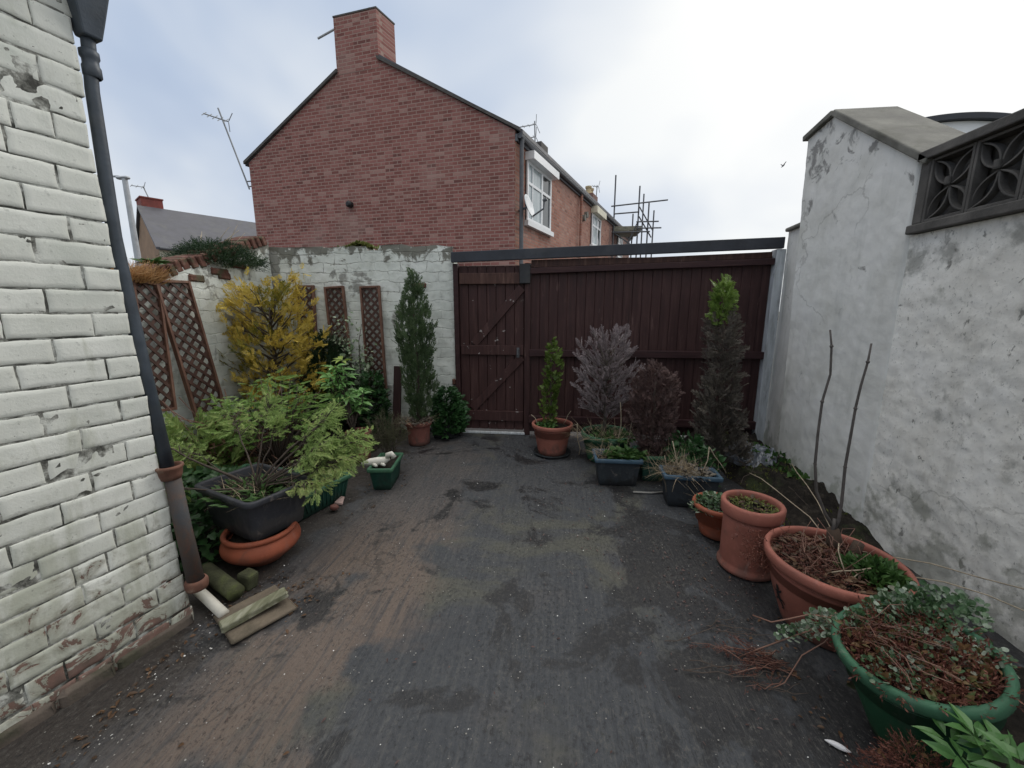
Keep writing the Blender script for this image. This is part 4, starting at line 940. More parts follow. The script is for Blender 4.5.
round_pot('plant_pot', (-1.43, 3.95), .262, .141, .78, 'terracotta_pink', 'dusty pink terracotta pot under the tall columnar conifer')
round_pot('plant_pot', (-1.83, 3.42), .30, .12, .8, 'terracotta_pink', 'dusty pot half hidden under the bright green laurel')
trough('planter_trough', (-1.22, 4.20), R(5), .15, .09, .12, 'black_plastic', 'black_plastic', 'low black planter under the ivy beside the gate door', .85)
# right side
round_pot('plant_pot', (-.003, 3.83), .315, .205, .68, 'terracotta', 'terracotta pot standing by itself in front of the gate boards', .04)
sc = thing('pot_saucer', (-.003, 3.82, 0), 'dark saucer under the terracotta pot in front of the gate', 'saucer')
mb = MB(); mb.lathe([(0, .002), (.165, .002), (.185, .012), (.19, .028), (.183, .028), (.172, .010), (0, .008)], (-.003, 3.815, .0015), 40); mb.build('dish', 'slate_trough', sc, True)
round_pot('plant_pot', (.52, 3.72), .275, .243, .75, 'green_plastic', 'round green pot holding the dead lilac grey conifer', .05, rimmat='green_rim')
trough('planter_trough', (.535, 3.20), R(1), .19, .13, .24, 'slate_trough', 'blue_rim', 'dark trough with a blue rim in front of the round green pot', .86, 0, .02, .012)
trough('planter_trough', (.865, 3.33), R(4), .145, .14, .235, 'green_trough', 'green_rim', 'dark green square trough under the dead brown conifer', .86, 0, .018, .012)
trough('planter_trough', (1.01, 2.86), R(-2), .20, .10, .255, 'slate_trough', 'blue_rim', 'blue rimmed trough full of straw by the small terracotta pot', .86, 0, .02, .012)
round_pot('plant_pot', (1.065, 2.455), .22, .158, .66, 'terracotta_bright', 'small orange terracotta pot tucked behind the tall cylindrical pot', .03)
cylp = round_pot('cylinder_pot', (1.095, 2.13), .395, .152, .88, 'terracotta', 'tall cylindrical terracotta pot with a flared foot', .07, .012, 0, .05, foot=.012)
bigp = round_pot('plant_pot', (1.25, 1.715), .35, .264, .64, 'terracotta', 'broad terracotta pot with a black lizard emblem on its side', .045, .016, .012, .055)
grp = round_pot('plant_pot', (1.165, 1.205), .345, .205, .66, 'green_plastic', 'large green pot overflowing with ivy and red heather', .045, .012, .0, .03, rimmat='green_rim')
round_pot('plant_pot', (1.11, .84), .25, .12, .75, 'slate_trough', 'dark pot of pointed bright green leaves nearest the camera')

# lizard emblem, wrapped on the pot's side
def lizard():
    c = Vector((1.25, 1.715)); rb, ri, h, rim_h, belly = .264 * .64, .264 - .016, .35, .045, .012
    def at(u, v):      # u along the circumference (m), v up (m)
        s_ = min(1, max(0, (v - .02) / (h - rim_h - .02))); rr = rb + (ri - .004 - rb) * s_ + belly * math.sin(math.pi * s_) + .003
        a = R(183) + u / rr; return (c.x + rr * math.cos(a), c.y + rr * math.sin(a), v)
    mb = MB()
    def stroke(pts, wd):
        P_ = [Vector(p) for p in pts]; k = len(P_); L_, R_ = [], []
        for i, p in enumerate(P_):
            d = (P_[min(i + 1, k - 1)] - P_[max(i - 1, 0)]).normalized(); n = Vector((-d.y, d.x)) * wd[i]; L_.append(at(*(p + n))); R_.append(at(*(p - n)))
        mb.add(L_ + R_, [(i, i + 1, k + i + 1, k + i) for i in range(k - 1)])
    stroke([(.0, .205), (.002, .19), (.0, .175), (-.004, .155), (.004, .135), (.016, .118), (.018, .100), (.006, .090)], [.006, .010, .007, .011, .010, .006, .004, .001])
    for q in (((-.002, .17), (.018, .178), (.026, .192)), ((-.002, .17), (-.022, .164), (-.030, .176)), ((.004, .135), (.026, .140), (.036, .128)), ((.002, .137), (-.020, .128), (-.024, .112))): stroke(q, [.005, .004, .003])
    mb.build('lizard_emblem', 'lizard_black', bigp)
lizard()

# ------------------------------------------------------------------ beds of soil
def bed(name, fz, x0, x1, y0, y1, nx, ny, material='soil'):
    vs = [(x0 + (x1 - x0) * i / (nx - 1), y0 + (y1 - y0) * j / (ny - 1), fz(x0 + (x1 - x0) * i / (nx - 1), y0 + (y1 - y0) * j / (ny - 1))) for j in range(ny) for i in range(nx)]
    return stuff(link_mesh(name, vs, grid_faces(nx, ny), material, None, True))
def heap(x, y):
    e = 1.45 + .10 * nz(y, 3, 0, 2.2) - .12 * max(0, y - 3.3) + .42 * max(0, 2.55 - y); s_ = max(0, min(1, (x - e) / .32)); s_ = s_ * s_ * (3 - 2 * s_)
    f = max(0, min(1, (y - 2.3) / .45)); return -.03 + s_ * f * (.17 + .07 * fbm(x, y, 0, 5) + .035 * fbm(x, y, 1, 13))
bed('soil_bank', heap, 1.2, 2.04, 1.9, 4.33, 70, 150)
def lbed(x, y):
    e = -1.95 + .25 * (y - 2.2) * .5 + .1 * nz(y, 5, 0, 2); s_ = max(0, min(1, (e - x) / .2)); return -.03 + s_ * (.10 + .03 * fbm(x, y, 0, 5))
bed('soil_bed', lbed, -3.26, -1.3, 1.6, 4.4, 80, 110)

# ------------------------------------------------------------------ trellis, boards, clutter at the walls
def trellis(M, w_, h, label, pitch=.075, group=None):
    p = thing('trellis_panel', tuple(M.translation), label, 'trellis', group)
    fr = MB(); s_ = .022
    for lo, hi in (((-w_ / 2, 0, 0), (-w_ / 2 + s_, .036, h)), ((w_ / 2 - s_, 0, 0), (w_ / 2, .036, h)), ((-w_ / 2 + s_, .001, 0), (w_ / 2 - s_, .035, s_)), ((-w_ / 2 + s_, .001, h - s_), (w_ / 2 - s_, .035, h))): fr.box(lo, hi, M)
    bevel(fr.build('frame', 'trellis_frame', p), .002, 1)
    for k, sg in enumerate((1, -1)):
        la = MB(); x0, x1 = -w_ / 2 + .006, w_ / 2 - .006; z0, z1 = .006, h - .006
        c = -w_ * 1.2 - h * 1.2
        while c < h + w_ * 1.5:
            # line z = sg*x + c
            a = (x0, sg * x0 + c); b = (x1, sg * x1 + c)
            (xa, za), (xb, zb_) = a, b
            def clip(xa, za, xb, zb_):
                if (za < z0 and zb_ < z0) or (za > z1 and zb_ > z1): return None
                o = []
                for X_, Z_ in ((xa, za), (xb, zb_)):
                    Zc = min(max(Z_, z0), z1); o.append((xa + (xb - xa) * ((Zc - za) / (zb_ - za)), Zc))
                return o
            q = clip(xa, za, xb, zb_)
            if q and abs(q[0][1] - q[1][1]) > .02:
                A, B = Vector((q[0][0], 0, q[0][1])), Vector((q[1][0], 0, q[1][1])); n = Vector((-sg, 0, 1)).normalized() * .0125
                y0 = .018 - .0075 * k; la.prism([M @ (A - n + Vector((0, y0, 0))), M @ (B - n + Vector((0, y0, 0))), M @ (B + n + Vector((0, y0, 0))), M @ (A + n + Vector((0, y0, 0)))], (M.to_3x3() @ Vector((0, .007, 0))))
            c += pitch
        la.build('lattice', 'trellis_wood', p)
    return p
def M_back(x, z0, lean=0, back=R(3), y=4.285): return Matrix.Translation((x, y, z0)) @ Matrix.Rotation(lean, 4, 'Y') @ Matrix.Rotation(back, 4, 'X').inverted()
trellis(M_back(-2.85, .38), .22, 1.32, 'narrow brown trellis strip half hidden behind the golden conifer', .09)
trellis(M_back(-2.42, .34, R(-3.5)), .235, 1.35, 'narrow brown trellis strip between the golden conifer and the variegated shrub', .09)
trellis(M_back(-2.03, .36, R(-2)), .235, 1.33, 'narrow brown trellis strip behind the variegated shrub', .09)
def M_side(y, z0, lean, out=R(6), x=-3.10): return Matrix.Translation((x, y, z0)) @ Matrix.Rotation(R(90), 4, 'Z') @ Matrix.Rotation(lean, 4, 'Y') @ Matrix.Rotation(-out, 4, 'X')
trellis(M_side(2.765, .62, R(7.0), R(6), -3.10), .22, 1.04, 'upright brown trellis leaning on the side wall nearest the downpipe', .105)
trellis(M_side(3.17, .36, R(-2.2), R(7), -3.05), .32, 1.32, 'broad tilted brown trellis leaning on the side wall', .105)
pl = thing('plank', (-1.76, 4.15, .0), 'dark brown board propped upright by the columnar conifer', 'plank')
mb = MB(); mb.box((-.045, 0, 0), (.045, .025, .78), Matrix.Translation((-1.765, 4.13, .03)) @ Matrix.Rotation(R(-4), 4, 'X') @ Matrix.Rotation(R(3), 4, 'Y')); bevel(mb.build('board', 'dark_plank', pl), .004)

def single(name, mb, material, label, cat, smooth=False, group=None, bv=0):
    """a loose thing of one mesh, its origin at its own base"""
    a = np.array(mb.v); o_ = np.array([a[:, 0].mean(), a[:, 1].mean(), a[:, 2].min()]); 
    o = link_mesh(name, a - o_, mb.f, material, None, smooth); o.location = o_
    if bv: bevel(o, bv)
    return tag(o, label, cat, group)
# corner by the downpipe
mb = MB(); mb.box((-.13, -.14, 0), (.12, .13, .018), Matrix.Translation((-1.37, 1.50, .008)) @ Matrix.Rotation(R(-32), 4, 'Z'), .006); single('paving_slab', mb, 'earth_slab', 'broken brown slab lying under the mossy timber offcut', 'slab', bv=.004)
mb = MB(); mb.box((-.135, -.028, 0), (.135, .028, .035), Matrix.Translation((-1.355, 1.475, .040)) @ Matrix.Rotation(R(52), 4, 'Z') @ Matrix.Rotation(R(-6), 4, 'Y'), .006); single('timber_offcut', mb, 'mossy_timber', 'weathered mossy timber offcut on the slab by the downpipe', 'timber', bv=.005)
mb = MB(); mb.tube([(-1.78, 1.575, .075), (-1.64, 1.515, .055), (-1.50, 1.455, .030)], .0225, 20); single('plastic_pipe', mb, 'white_pipe', 'short white plastic pipe lying at the foot of the downpipe', 'pipe', True)
mb = MB(); mb.tube([(-1.82, 1.70, .06), (-1.54, 1.575, .045)], .040, 18); single('clay_pipe', mb, 'moss_stone', 'mossy clay pipe lying between the white pipe and the orange bowl', 'pipe', True)
def stone(c, r, mat_, label, name='stone', cat='stone', sq=(1, .8, .6), group=None, seed=1):
    mb = MB(); rows = 8; n = 12; vs = []
    for j in range(rows + 1):
        ph = math.pi * j / rows
        for k in range(n):
            a = 2 * math.pi * k / n; d = Vector((math.sin(ph) * math.cos(a), math.sin(ph) * math.sin(a), math.cos(ph))); q = max(abs(d.x), abs(d.y), abs(d.z)) ** -.55
            q *= 1 + .18 * nz(d.x + seed, d.y, d.z, 1.8); vs.append((c[0] + d.x * r * q * sq[0], c[1] + d.y * r * q * sq[1], c[2] + d.z * r * q * sq[2]))
    mb.v = vs; mb.f = [(j * n + k, j * n + (k + 1) % n, (j + 1) * n + (k + 1) % n, (j + 1) * n + k) for j in range(rows) for k in range(n)]
    return single(name, mb, mat_, label, cat, True, group)
mb = MB(); mb.prism([(-1.62, 1.655, .0), (-1.53, 1.635, .0), (-1.515, 1.69, .0), (-1.60, 1.72, .0)], (.012, .004, .085)); single('block', mb, 'moss_stone', 'mossy broken block against the foot of the orange bowl', 'block', bv=.012)
stone((-1.545, 2.47, .03), .03, 'terracotta_pink', 'lump of broken pink brick at the end of the ribbed green trough', seed=5)
mb = MB(); mb.prism([(-1.60, 2.56, .006), (-1.53, 2.55, .006), (-1.545, 2.61, .03), (-1.585, 2.63, .022)], (0, .004, .012)); single('pottery_shard', mb, 'shard_pink', 'pale pink pottery shard on the concrete beside the green trough', 'shard')
mb = MB(); k = 9; mb.v = [(.955 + .030 * u, 1.168 - .016 * u + .011 * w * (1 - u * u), .004 + .010 * (1 - w * w) * (1 - u * u) + .003) for u in np.linspace(-1, 1, k) for w in (-1, -.5, 0, .5, 1)]
mb.f = grid_faces(5, k); o = single('shell', mb, 'shell_white', 'white curved shard lying near the large green pot', 'shard', True); md = o.modifiers.new('thick', 'SOLIDIFY'); md.thickness = .002
mb = MB(); mb.tube([(.64, 2.985, .012), (.775, 2.99, .010), (.885, 3.015, .012)], [.007, .0075, .006], 8); single('stick', mb, 'flake_grey', 'pale straight stick on the concrete between the dark troughs', 'stick', True)

# white animal ornament lying in the green trough
orn = thing('ornament', (-1.37, 2.92, .17), 'white curled animal ornament lying in a green trough', 'ornament')
mb = MB(); mb.tube([(-1.52, 2.86, .205), (-1.46, 2.875, .215), (-1.40, 2.89, .22), (-1.345, 2.90, .225), (-1.315, 2.905, .245)], [.012, .030, .034, .030, .020], 12); mb.build('body', 'ornament_white', orn, True)
mb = MB(); mb.tube([(-1.325, 2.90, .245), (-1.315, 2.895, .275), (-1.285, 2.895, .285), (-1.262, 2.90, .262), (-1.285, 2.905, .245)], [.016, .022, .023, .017, .010], 12); mb.build('head', 'ornament_white', orn, True)
mb = MB(); mb.tube([(-1.42, 2.86, .205), (-1.385, 2.835, .20)], [.016, .010], 8); mb.build('leg', 'ornament_white', orn, True)
mb = MB(); mb.tube([(-1.36, 2.875, .205), (-1.325, 2.85, .205)], [.015, .010], 8); mb.build('leg', 'ornament_white', orn, True)

# crumpled plastic sheet on the soil bank
vs = []; nu = 46
for j in range(nu):
    for i in range(nu):
        a, b = i / (nu - 1) - .5, j / (nu - 1) - .5; x = 1.78 + a * .34 + .03 * nz(a, b, 1, 4); y = 3.62 + b * .56 + .03 * nz(a, b, 2, 4)
        vs.append((x, y, heap(x, y) + .02 + .045 * abs(nz(x, y, 3, 7)) + .022 * nz(x, y, 4, 17) - .16 * max(0, (a * a + b * b) - .17) * 2))
ps = link_mesh('plastic_sheet', [(v[0] - 1.78, v[1] - 3.62, v[2] - .2) for v in vs], grid_faces(nu, nu), 'plastic_sheet'); ps.location = (1.78, 3.62, .2)
tag(ps, 'crumpled grey plastic sheet on the soil bank beside the gate', 'plastic sheet')

# ------------------------------------------------------------------ plants
def plant(name, loc, label, cat='plant', group=None): return thing(name, loc, label, cat, group)
UP = (0, 0, 1)
# golden conifer
p = plant('golden_conifer', (-2.93, 3.85, .05), 'yellow leaved conifer in the corner of the two limewashed walls', 'conifer')
parts = []; st = []
st.append((wig((-2.93, 3.87, .05), (-2.93, 3.86, 1.45), 6, .02), [.035, .03, .026, .02, .014, .01, .006]))
for i in range(64):
    z = .36 + 1.14 * (i / 63); a = i * 2.4; reach = np.interp(z, [.4, .8, 1.3, 1.8], [.50, .54, .44, .16]) * random.uniform(.65, 1.15)
    b = (-2.93, 3.86, z - .12); e = (-2.93 + reach * math.cos(a), min(3.86 + reach * math.sin(a) * .8, 4.28), z + .12 + random.uniform(-.08, .14))
    pts = wig(b, e, 4, .02); st.append((pts, [.010, .008, .006, .004, .003]))
    dd = (Vector(e) - Vector(b)).normalized()
    n = 22; q = rng.uniform(.5, 1.08, n)[:, None]; pos = np.array(b) * (1 - q) + np.array(e) * q + rng.normal(size=(n, 3)) * .045
    dirs = np.tile(np.array(dd) * .7 + np.array([0, 0, .25]), (n, 1)) + rng.normal(size=(n, 3)) * .38
    parts.append(scatter(FROND_FINE, pos, dirs, rng.uniform(.06, .13, n)))
half = 34
leaves('foliage', 'leaf_gold', p, [x for i, x in enumerate(parts) if i % 4 != 0])
leaves('inner_foliage', 'leaf_gold_green', p, [x for i, x in enumerate(parts) if i % 4 == 0]); stems(st, 'bark', p, 'branch')

def column_plant(name, base, h, prof, N, T, size, lm, label, up=.9, out=.5, cat='conifer', shell=.4, lump=.3, trunk=.02, jit=.3, ex=(1, 1), mats=None):
    p = plant(name, base, label, cat); pos, o = crown_points(base, h, prof, N, base[0] * 3, shell, lump, ex=ex)
    if isinstance(lm, str): leaves('foliage', lm, p, [scatter(T, pos, blend(o, UP, out, up, jit), rng.uniform(size[0], size[1], len(pos)))])
    else:
        for nm, m_, z0, z1 in lm:
            f = (pos[:, 2] - base[2]) / h + rng.normal(size=len(pos)) * .055; k = (f >= z0) & (f < z1)
            leaves(nm, m_, p, [scatter(T, pos[k], blend(o[k], UP, out, up, jit), rng.uniform(size[0], size[1], k.sum()))])
    if trunk: stems([(wig(base, (base[0], base[1], base[2] + h * .85), 5, .01), [trunk, trunk * .9, trunk * .8, trunk * .6, trunk * .4, trunk * .2])], 'bark', p, 'trunk')
    return p
column_plant('dark_conifer', (-2.48, 4.10, .1), 1.02, [(0, .2), (.4, .26), (.75, .18), (1, .02)], 620, FROND, (.09, .15), 'leaf_dark_conifer', 'dark green conifer squeezed between the golden conifer and the variegated shrub', .8, .5)
column_plant('columnar_conifer', (-1.42, 3.95, .24), 1.54, [(0, .05), (.1, .10), (.3, .17), (.55, .185), (.75, .125), (.9, .06), (1, .01)], 950, FROND_FINE, (.06, .12), 'leaf_column', 'tall green columnar conifer in a pink pot against the back wall', 1.1, .35, shell=.25, jit=.22, ex=(1, .8))
# variegated shrub
p = plant('variegated_shrub', (-2.2, 4.15, .05), 'tall pale variegated shrub in front of the trellis strip', 'shrub'); st = []; pos = []
for i in range(11):
    a = random.uniform(0, 6.28); r_ = random.uniform(.05, .24); e = (-2.2 + r_ * math.cos(a), 4.15 + r_ * math.sin(a) * .6, random.uniform(.8, 1.33)); pts = wig((-2.2, 4.15, .05), e, 6, .02); st.append((pts, [.009, .008, .007, .006, .005, .004, .003]))
    for q in rng.uniform(.35, 1.02, 46): v = Vector(pts[0]).lerp(Vector(e), q); pos.append(np.array(v) + rng.normal(size=3) * .05)
pos = np.array(pos); leaves('foliage', 'leaf_variegated', p, [scatter(LEAF, pos, rng.normal(size=pos.shape) + np.array([0, -.4, .3]), rng.uniform(.035, .06, len(pos)), np.tile([0, -.5, .8], (len(pos), 1)))]); stems(st, 'bark', p, 'branch')
column_plant('ground_shrub', (-2.02, 4.16, .03), .72, [(0, .17), (.5, .18), (1, .08)], 800, IVY, (.04, .065), 'leaf_ivy', 'low dark green shrub under the variegated shrub', .2, .8, 'shrub', trunk=0)
# laurel with bright leaves
p = plant('laurel', (-1.83, 3.42, .3), 'bright green spotted laurel with glossy leaves in a dusty pot', 'shrub'); st = []; V_ = []; V2 = []
for i in range(13):
    a = i * 2.4; r_ = .05 + .20 * ((i * .618) % 1); top = (-1.95 + r_ * math.cos(a) * .75, 3.40 + r_ * math.sin(a), 1.04 - r_ * 2.0 + random.uniform(-.08, .1)); pts = wig((-1.88, 3.42, .28), top, 5, .012); st.append((pts, [.009, .008, .007, .006, .005, .004]))
    for wz in range(3):
        c = Vector(pts[-1 - wz]); n = 8 - wz; aa = np.arange(n) * 2 * np.pi / n + wz * .5; d = np.stack([np.cos(aa), np.sin(aa), rng.uniform(.0, .55, n) - wz * .15], 1)
        (V2 if (i % 6 == 0 and wz == 0) else V_).append(scatter(LEAF_MID, np.tile(np.array(c), (n, 1)) + d * .012, d, rng.uniform(.07, .125, n), np.tile([0, 0, 1.0], (n, 1))))
leaves('foliage', 'leaf_laurel', p, V_); leaves('yellowed_leaf', 'leaf_laurel_yellow', p, V2); stems(st, 'bark', p, 'branch')
# pale feathery shrub behind the tub
p = plant('feathery_shrub', (-2.32, 2.95, .1), 'soft pale green feathery shrub below the golden conifer', 'shrub'); st = []; parts = []
for i in range(40):
    a = i * 2.4; r_ = .46 * math.sqrt((i + .5) / 40); e = Vector((-2.3 + r_ * math.cos(a) * 1.1, 2.95 + r_ * math.sin(a), .92 - r_ * .80 + random.uniform(-.1, .08))); pts = wig((-2.32, 2.95, .1), e, 4, .02); st.append((pts, [.009, .007, .006, .004, .003]))
    n = 14; q = rng.uniform(.6, 1.05, n)[:, None]; pos = np.array([-2.32, 2.95, .1]) * (1 - q) + np.array(e) * q + rng.normal(size=(n, 3)) * .03
    d = np.stack([np.cos(a) + rng.normal(size=n) * .6, np.sin(a) + rng.normal(size=n) * .6, rng.uniform(-.1, .6, n)], 1); parts.append(scatter(FROND_THIN, pos, d, rng.uniform(.07, .13, n), np.tile([0, 0, 1.0], (n, 1))))
leaves('foliage', 'leaf_pale', p, parts); stems(st, 'bark', p, 'branch')

# straggly conifer in the black tub
tb = Vector((TUBC[0], TUBC[1], .39)); p = plant('straggly_conifer', tb, 'straggly half bare conifer spreading from the black tub', 'conifer'); st = []; parts = []
limbs = [((-2.36, 1.98, .70), .014, 6, .62, .04), ((-2.12, 1.72, .50), .011, 4, .6, .03), ((-1.34, 2.28, .62), .014, 12, .58, .02), ((-1.28, 2.16, .52), .013, 12, .6, .03), ((-1.38, 2.08, .62), .012, 11, .62, .02),
         ((-1.50, 2.44, .74), .011, 9, .66, 0), ((-1.78, 2.24, .80), .009, 6, .78, 0), ((-1.64, 2.10, .74), .008, 5, .8, 0), ((-2.06, 2.28, .72), .010, 6, .7, 0), ((-1.36, 1.98, .44), .010, 8, .66, .0), ((-2.24, 2.12, .56), .009, 5, .7, .03),
         ((-1.26, 2.28, .60), .011, 11, .6, .02), ((-1.42, 2.22, .74), .011, 10, .64, .02), ((-1.32, 2.34, .48), .010, 9, .6, .02)]
for e, r0_, k, q0, sag in limbs:
    e = Vector(e); b = tb + Vector((random.uniform(-.02, .02), random.uniform(-.02, .02), -.02)); mid = b.lerp(e, .45) + Vector((0, 0, .03 - sag)); pts = [b, b.lerp(mid, .5) + Vector((0, 0, .012))] + wig(mid, e, 3, .015)
    st.append((pts, [r0_ * .68 * f for f in (1, .85, .7, .55, .4, .25)]))
    for j in range(int(k * 2.3)):
        q = q0 + (1.04 - q0) * (j + .5) / (k * 2); c = mid.lerp(e, max(0, (q - .45) / .55)) if q > .45 else b.lerp(mid, q / .45)
        d = (e - b).normalized(); side = Vector((-d.y, d.x, 0)) * (1 if j % 2 else -1); tw = c + (d * .6 + side * random.uniform(.3, .9) + Vector((0, 0, random.uniform(-.5, .2)))) * random.uniform(.05, .13)
        st.append(([c, c.lerp(tw, .5) + Vector((0, 0, .008)), tw], [.0035, .003, .0015]))
        n = 8; qq = rng.uniform(.2, 1.1, n)[:, None]; pos = np.array(c) * (1 - qq) + np.array(tw) * qq + rng.normal(size=(n, 3)) * .016
        dd = np.array((tw - c).normalized()) + rng.normal(size=(n, 3)) * .5 + np.array([0, 0, -.25]); parts.append(scatter(FROND_THIN, pos, dd, rng.uniform(.035, .072, n), np.tile([0, -.15, 1.0], (n, 1))))
leaves('foliage', 'leaf_straggly', p, parts); stems(st, 'bark', p, 'branch')
for (xx, yy, z1) in ((-1.74, 1.99, .80), (-1.68, 2.03, .84), (-1.60, 2.0, .78)): pass
p = plant('weed_tuft', (TUBC[0], TUBC[1], .37), 'green weeds and dry bits over the soil of the black tub', 'weeds')
leaves('foliage', 'leaf_weed', p, [sprinkle(TUBC[0], TUBC[1] - .03, .19, 260, .375, LEAF_THIN, (.03, .07), 1.2)]); leaves('dry_stalk', 'straw', p, [sprinkle(TUBC[0] + .05, TUBC[1], .2, 90, .38, STRAW, (.08, .2), .8)])
# undergrowth of the left bed
p = plant('ivy', (-2.35, 2.0, .02), 'dark ivy filling the ground behind the black tub and bowl', 'ivy'); parts = []
pos, o = crown_points((-2.25, 2.15, 0), .34, [(0, .55), (.6, .5), (1, .2)], 1500, 3, .2, .4); parts.append(scatter(IVY, pos, blend(o, UP, .7, .2, .5), rng.uniform(.04, .07, len(pos)), np.tile([0, -.3, 1.0], (len(pos), 1))))
leaves('foliage', 'leaf_ivy', p, parts)
p = plant('bramble', (-2.6, 3.1, .02), 'tangle of dead brown stems below the tilted trellis', 'plant')
st = [(wig((-2.6 + random.uniform(-.35, .3), 3.1 + random.uniform(-.4, .3), .02), (-2.6 + random.uniform(-.5, .5), 3.1 + random.uniform(-.5, .3), random.uniform(.3, .75)), 5, .05), [.004] * 6) for _ in range(46)]
stems(st, 'twig_red', p, 'stem', 5); pos, o = crown_points((-2.6, 3.1, .05), .55, [(0, .5), (.5, .45), (1, .2)], 700, 7, .2, .4); leaves('foliage', 'dead_leaf', p, [scatter(LEAF, pos, rng.normal(size=pos.shape), rng.uniform(.03, .06, len(pos)))])
p = plant('fern', (-2.95, 2.75, .05), 'low green undergrowth along the foot of the side wall', 'plant'); pos, o = crown_points((-2.85, 2.75, .03), .5, [(0, .36), (.5, .32), (1, .1)], 420, 11, .2, .4); leaves('foliage', 'leaf_straggly', p, [scatter(FROND, pos, blend(o, UP, .8, .4, .4), rng.uniform(.1, .18, len(pos)))])
# rosemary like tuft over the green trough, ivy by the door
p = plant('wiry_shrub', (-1.44, 3.18, .12), 'wiry dry shrub rising from the back of the ornament trough', 'shrub'); st = []; parts = []
for i in range(40):
    a = random.uniform(0, 6.28); r_ = random.uniform(.02, .2); e = Vector((-1.46 + r_ * math.cos(a), 3.22 + r_ * math.sin(a), random.uniform(.36, .58) - r_ * .4)); b = Vector((-1.44 + random.uniform(-.06, .06), 3.18 + random.uniform(-.07, .07), .15)); pts = wig(b, e, 4, .012); st.append((pts, [.002, .002, .0015, .001, .001]))
    n = 26; q = rng.uniform(.3, 1.03, n)[:, None]; pos = np.array(b) * (1 - q) + np.array(e) * q; parts.append(scatter(NEEDLE, pos, np.tile(np.array((e - b).normalized()), (n, 1)) + rng.normal(size=(n, 3)) * .4, rng.uniform(.03, .06, n)))
leaves('foliage', 'rosemary', p, parts); stems(st, 'bark', p, 'stem', 5)
column_plant('ivy_bush', (-1.17, 4.19, .06), .52, [(0, .15), (.3, .19), (.7, .16), (1, .06)], 1000, IVY, (.04, .062), 'leaf_ivy', 'rounded green ivy bush at the foot of the gate door', .1, .9, 'ivy', .5, .25, 0)
p = plant('dry_weed', (-1.42, 3.88, .25), 'dry grey weeds spilling over the pink terracotta pot', 'weeds')
leaves('stalk', 'straw', p, [sprinkle(-1.43, 3.90, .17, 120, .255, STRAW, (.07, .2), .8)]); leaves('foliage', 'leaf_dead_grey', p, [sprinkle(-1.43, 3.90, .16, 160, .26, LEAF, (.03, .05), 1.0)])
# on top of the walls
p = plant('cushion_shrub', (-3.40, 3.88, 1.86), 'dark green cushion shrub growing over the side wall top', 'shrub')
pos, o = crown_points((-3.42, 3.82, 1.84), .22, [(0, .40), (.35, .38), (.75, .26), (1, .1)], 1900, 5, .3, .18, ex=(.9, .85)); leaves('foliage', 'leaf_mound', p, [scatter(NEEDLE, pos, blend(o, UP, .7, .45, .35), rng.uniform(.07, .12, len(pos)))])
stems([(wig((-3.45 + random.uniform(-.2, .2), 3.76, 1.88), (-3.4 + random.uniform(-.3, .3), 3.86 + random.uniform(-.2, .2), random.uniform(2.1, 2.28)), 3, .01), [.004, .003, .003, .002]) for _ in range(7)], 'pale_stem', p, 'stem', 5)
p = plant('rusty_grass', (-3.28, 2.98, 1.7), 'orange brown clump of dead grass on the low end of the side wall', 'grass')
n = 2200; a = rng.random(n) * 6.28; q = .30 * np.sqrt(rng.random(n)); pos = np.stack([-3.34 + q * np.cos(a) * .6, 2.78 + q * np.sin(a) * 1.1, 1.62 + rng.random(n) * .05], 1); d = np.stack([np.cos(a) * .55 + .2, np.sin(a) * .55, np.ones(n) * .9], 1) + rng.normal(size=(n, 3)) * .25
leaves('blade', 'leaf_rusty_grass', p, [scatter(BLADE, pos, d, rng.uniform(.09, .18, n))]); leaves('foliage', 'leaf_weed', p, [sprinkle(-3.22, 2.98, .08, 40, 1.78, LEAF, (.05, .08), 1.0)])
p = plant('wall_moss', (-2.2, 4.46, 2.1), 'yellowish moss and weeds growing on the back wall top', 'moss')
n = 600; pos = np.stack([rng.normal(-2.19, .09, n), rng.uniform(4.39, 4.55, n), np.full(n, 2.10)], 1); pos[:, 2] += .05 * np.exp(-((pos[:, 0] + 2.19) / .1) ** 2); leaves('foliage', 'leaf_moss', p, [scatter(SMALL, pos, rng.normal(size=(n, 3)) * .6 + np.array([0, -.2, .8]), rng.uniform(.02, .045, n))])

# ---- right side
p = column_plant('slender_conifer', (-.02, 3.86, .27), .88, [(0, .05), (.15, .075), (.5, .085), (.8, .07), (1, .02)], 460, IVY, (.03, .05), 'leaf_small_column', 'slim green column of foliage in the lone terracotta pot', .6, .7, 'conifer', .3, .5, .012)
p = plant('weed_tuft', (-.06, 3.84, .26), 'green weeds over the soil of the lone terracotta pot', 'weeds'); leaves('foliage', 'leaf_weed', p, [sprinkle(-.08, 3.80, .10, 220, .27, IVY, (.025, .045), .7)])
stems([(wig((-.12, 3.86, .25), (-.22, 3.9, .38), 3, .008), [.004] * 4), (wig((.1, 3.80, .27), (.24, 3.78, .33), 3, .01), [.004] * 4), (wig((.24, 3.78, .33), (.27, 3.72, .02), 4, .01), [.005] * 5), (wig((.1, 3.9, .27), (.18, 3.92, .42), 3, .008), [.003] * 4)], 'pale_stem', p, 'dry_stem', 5)
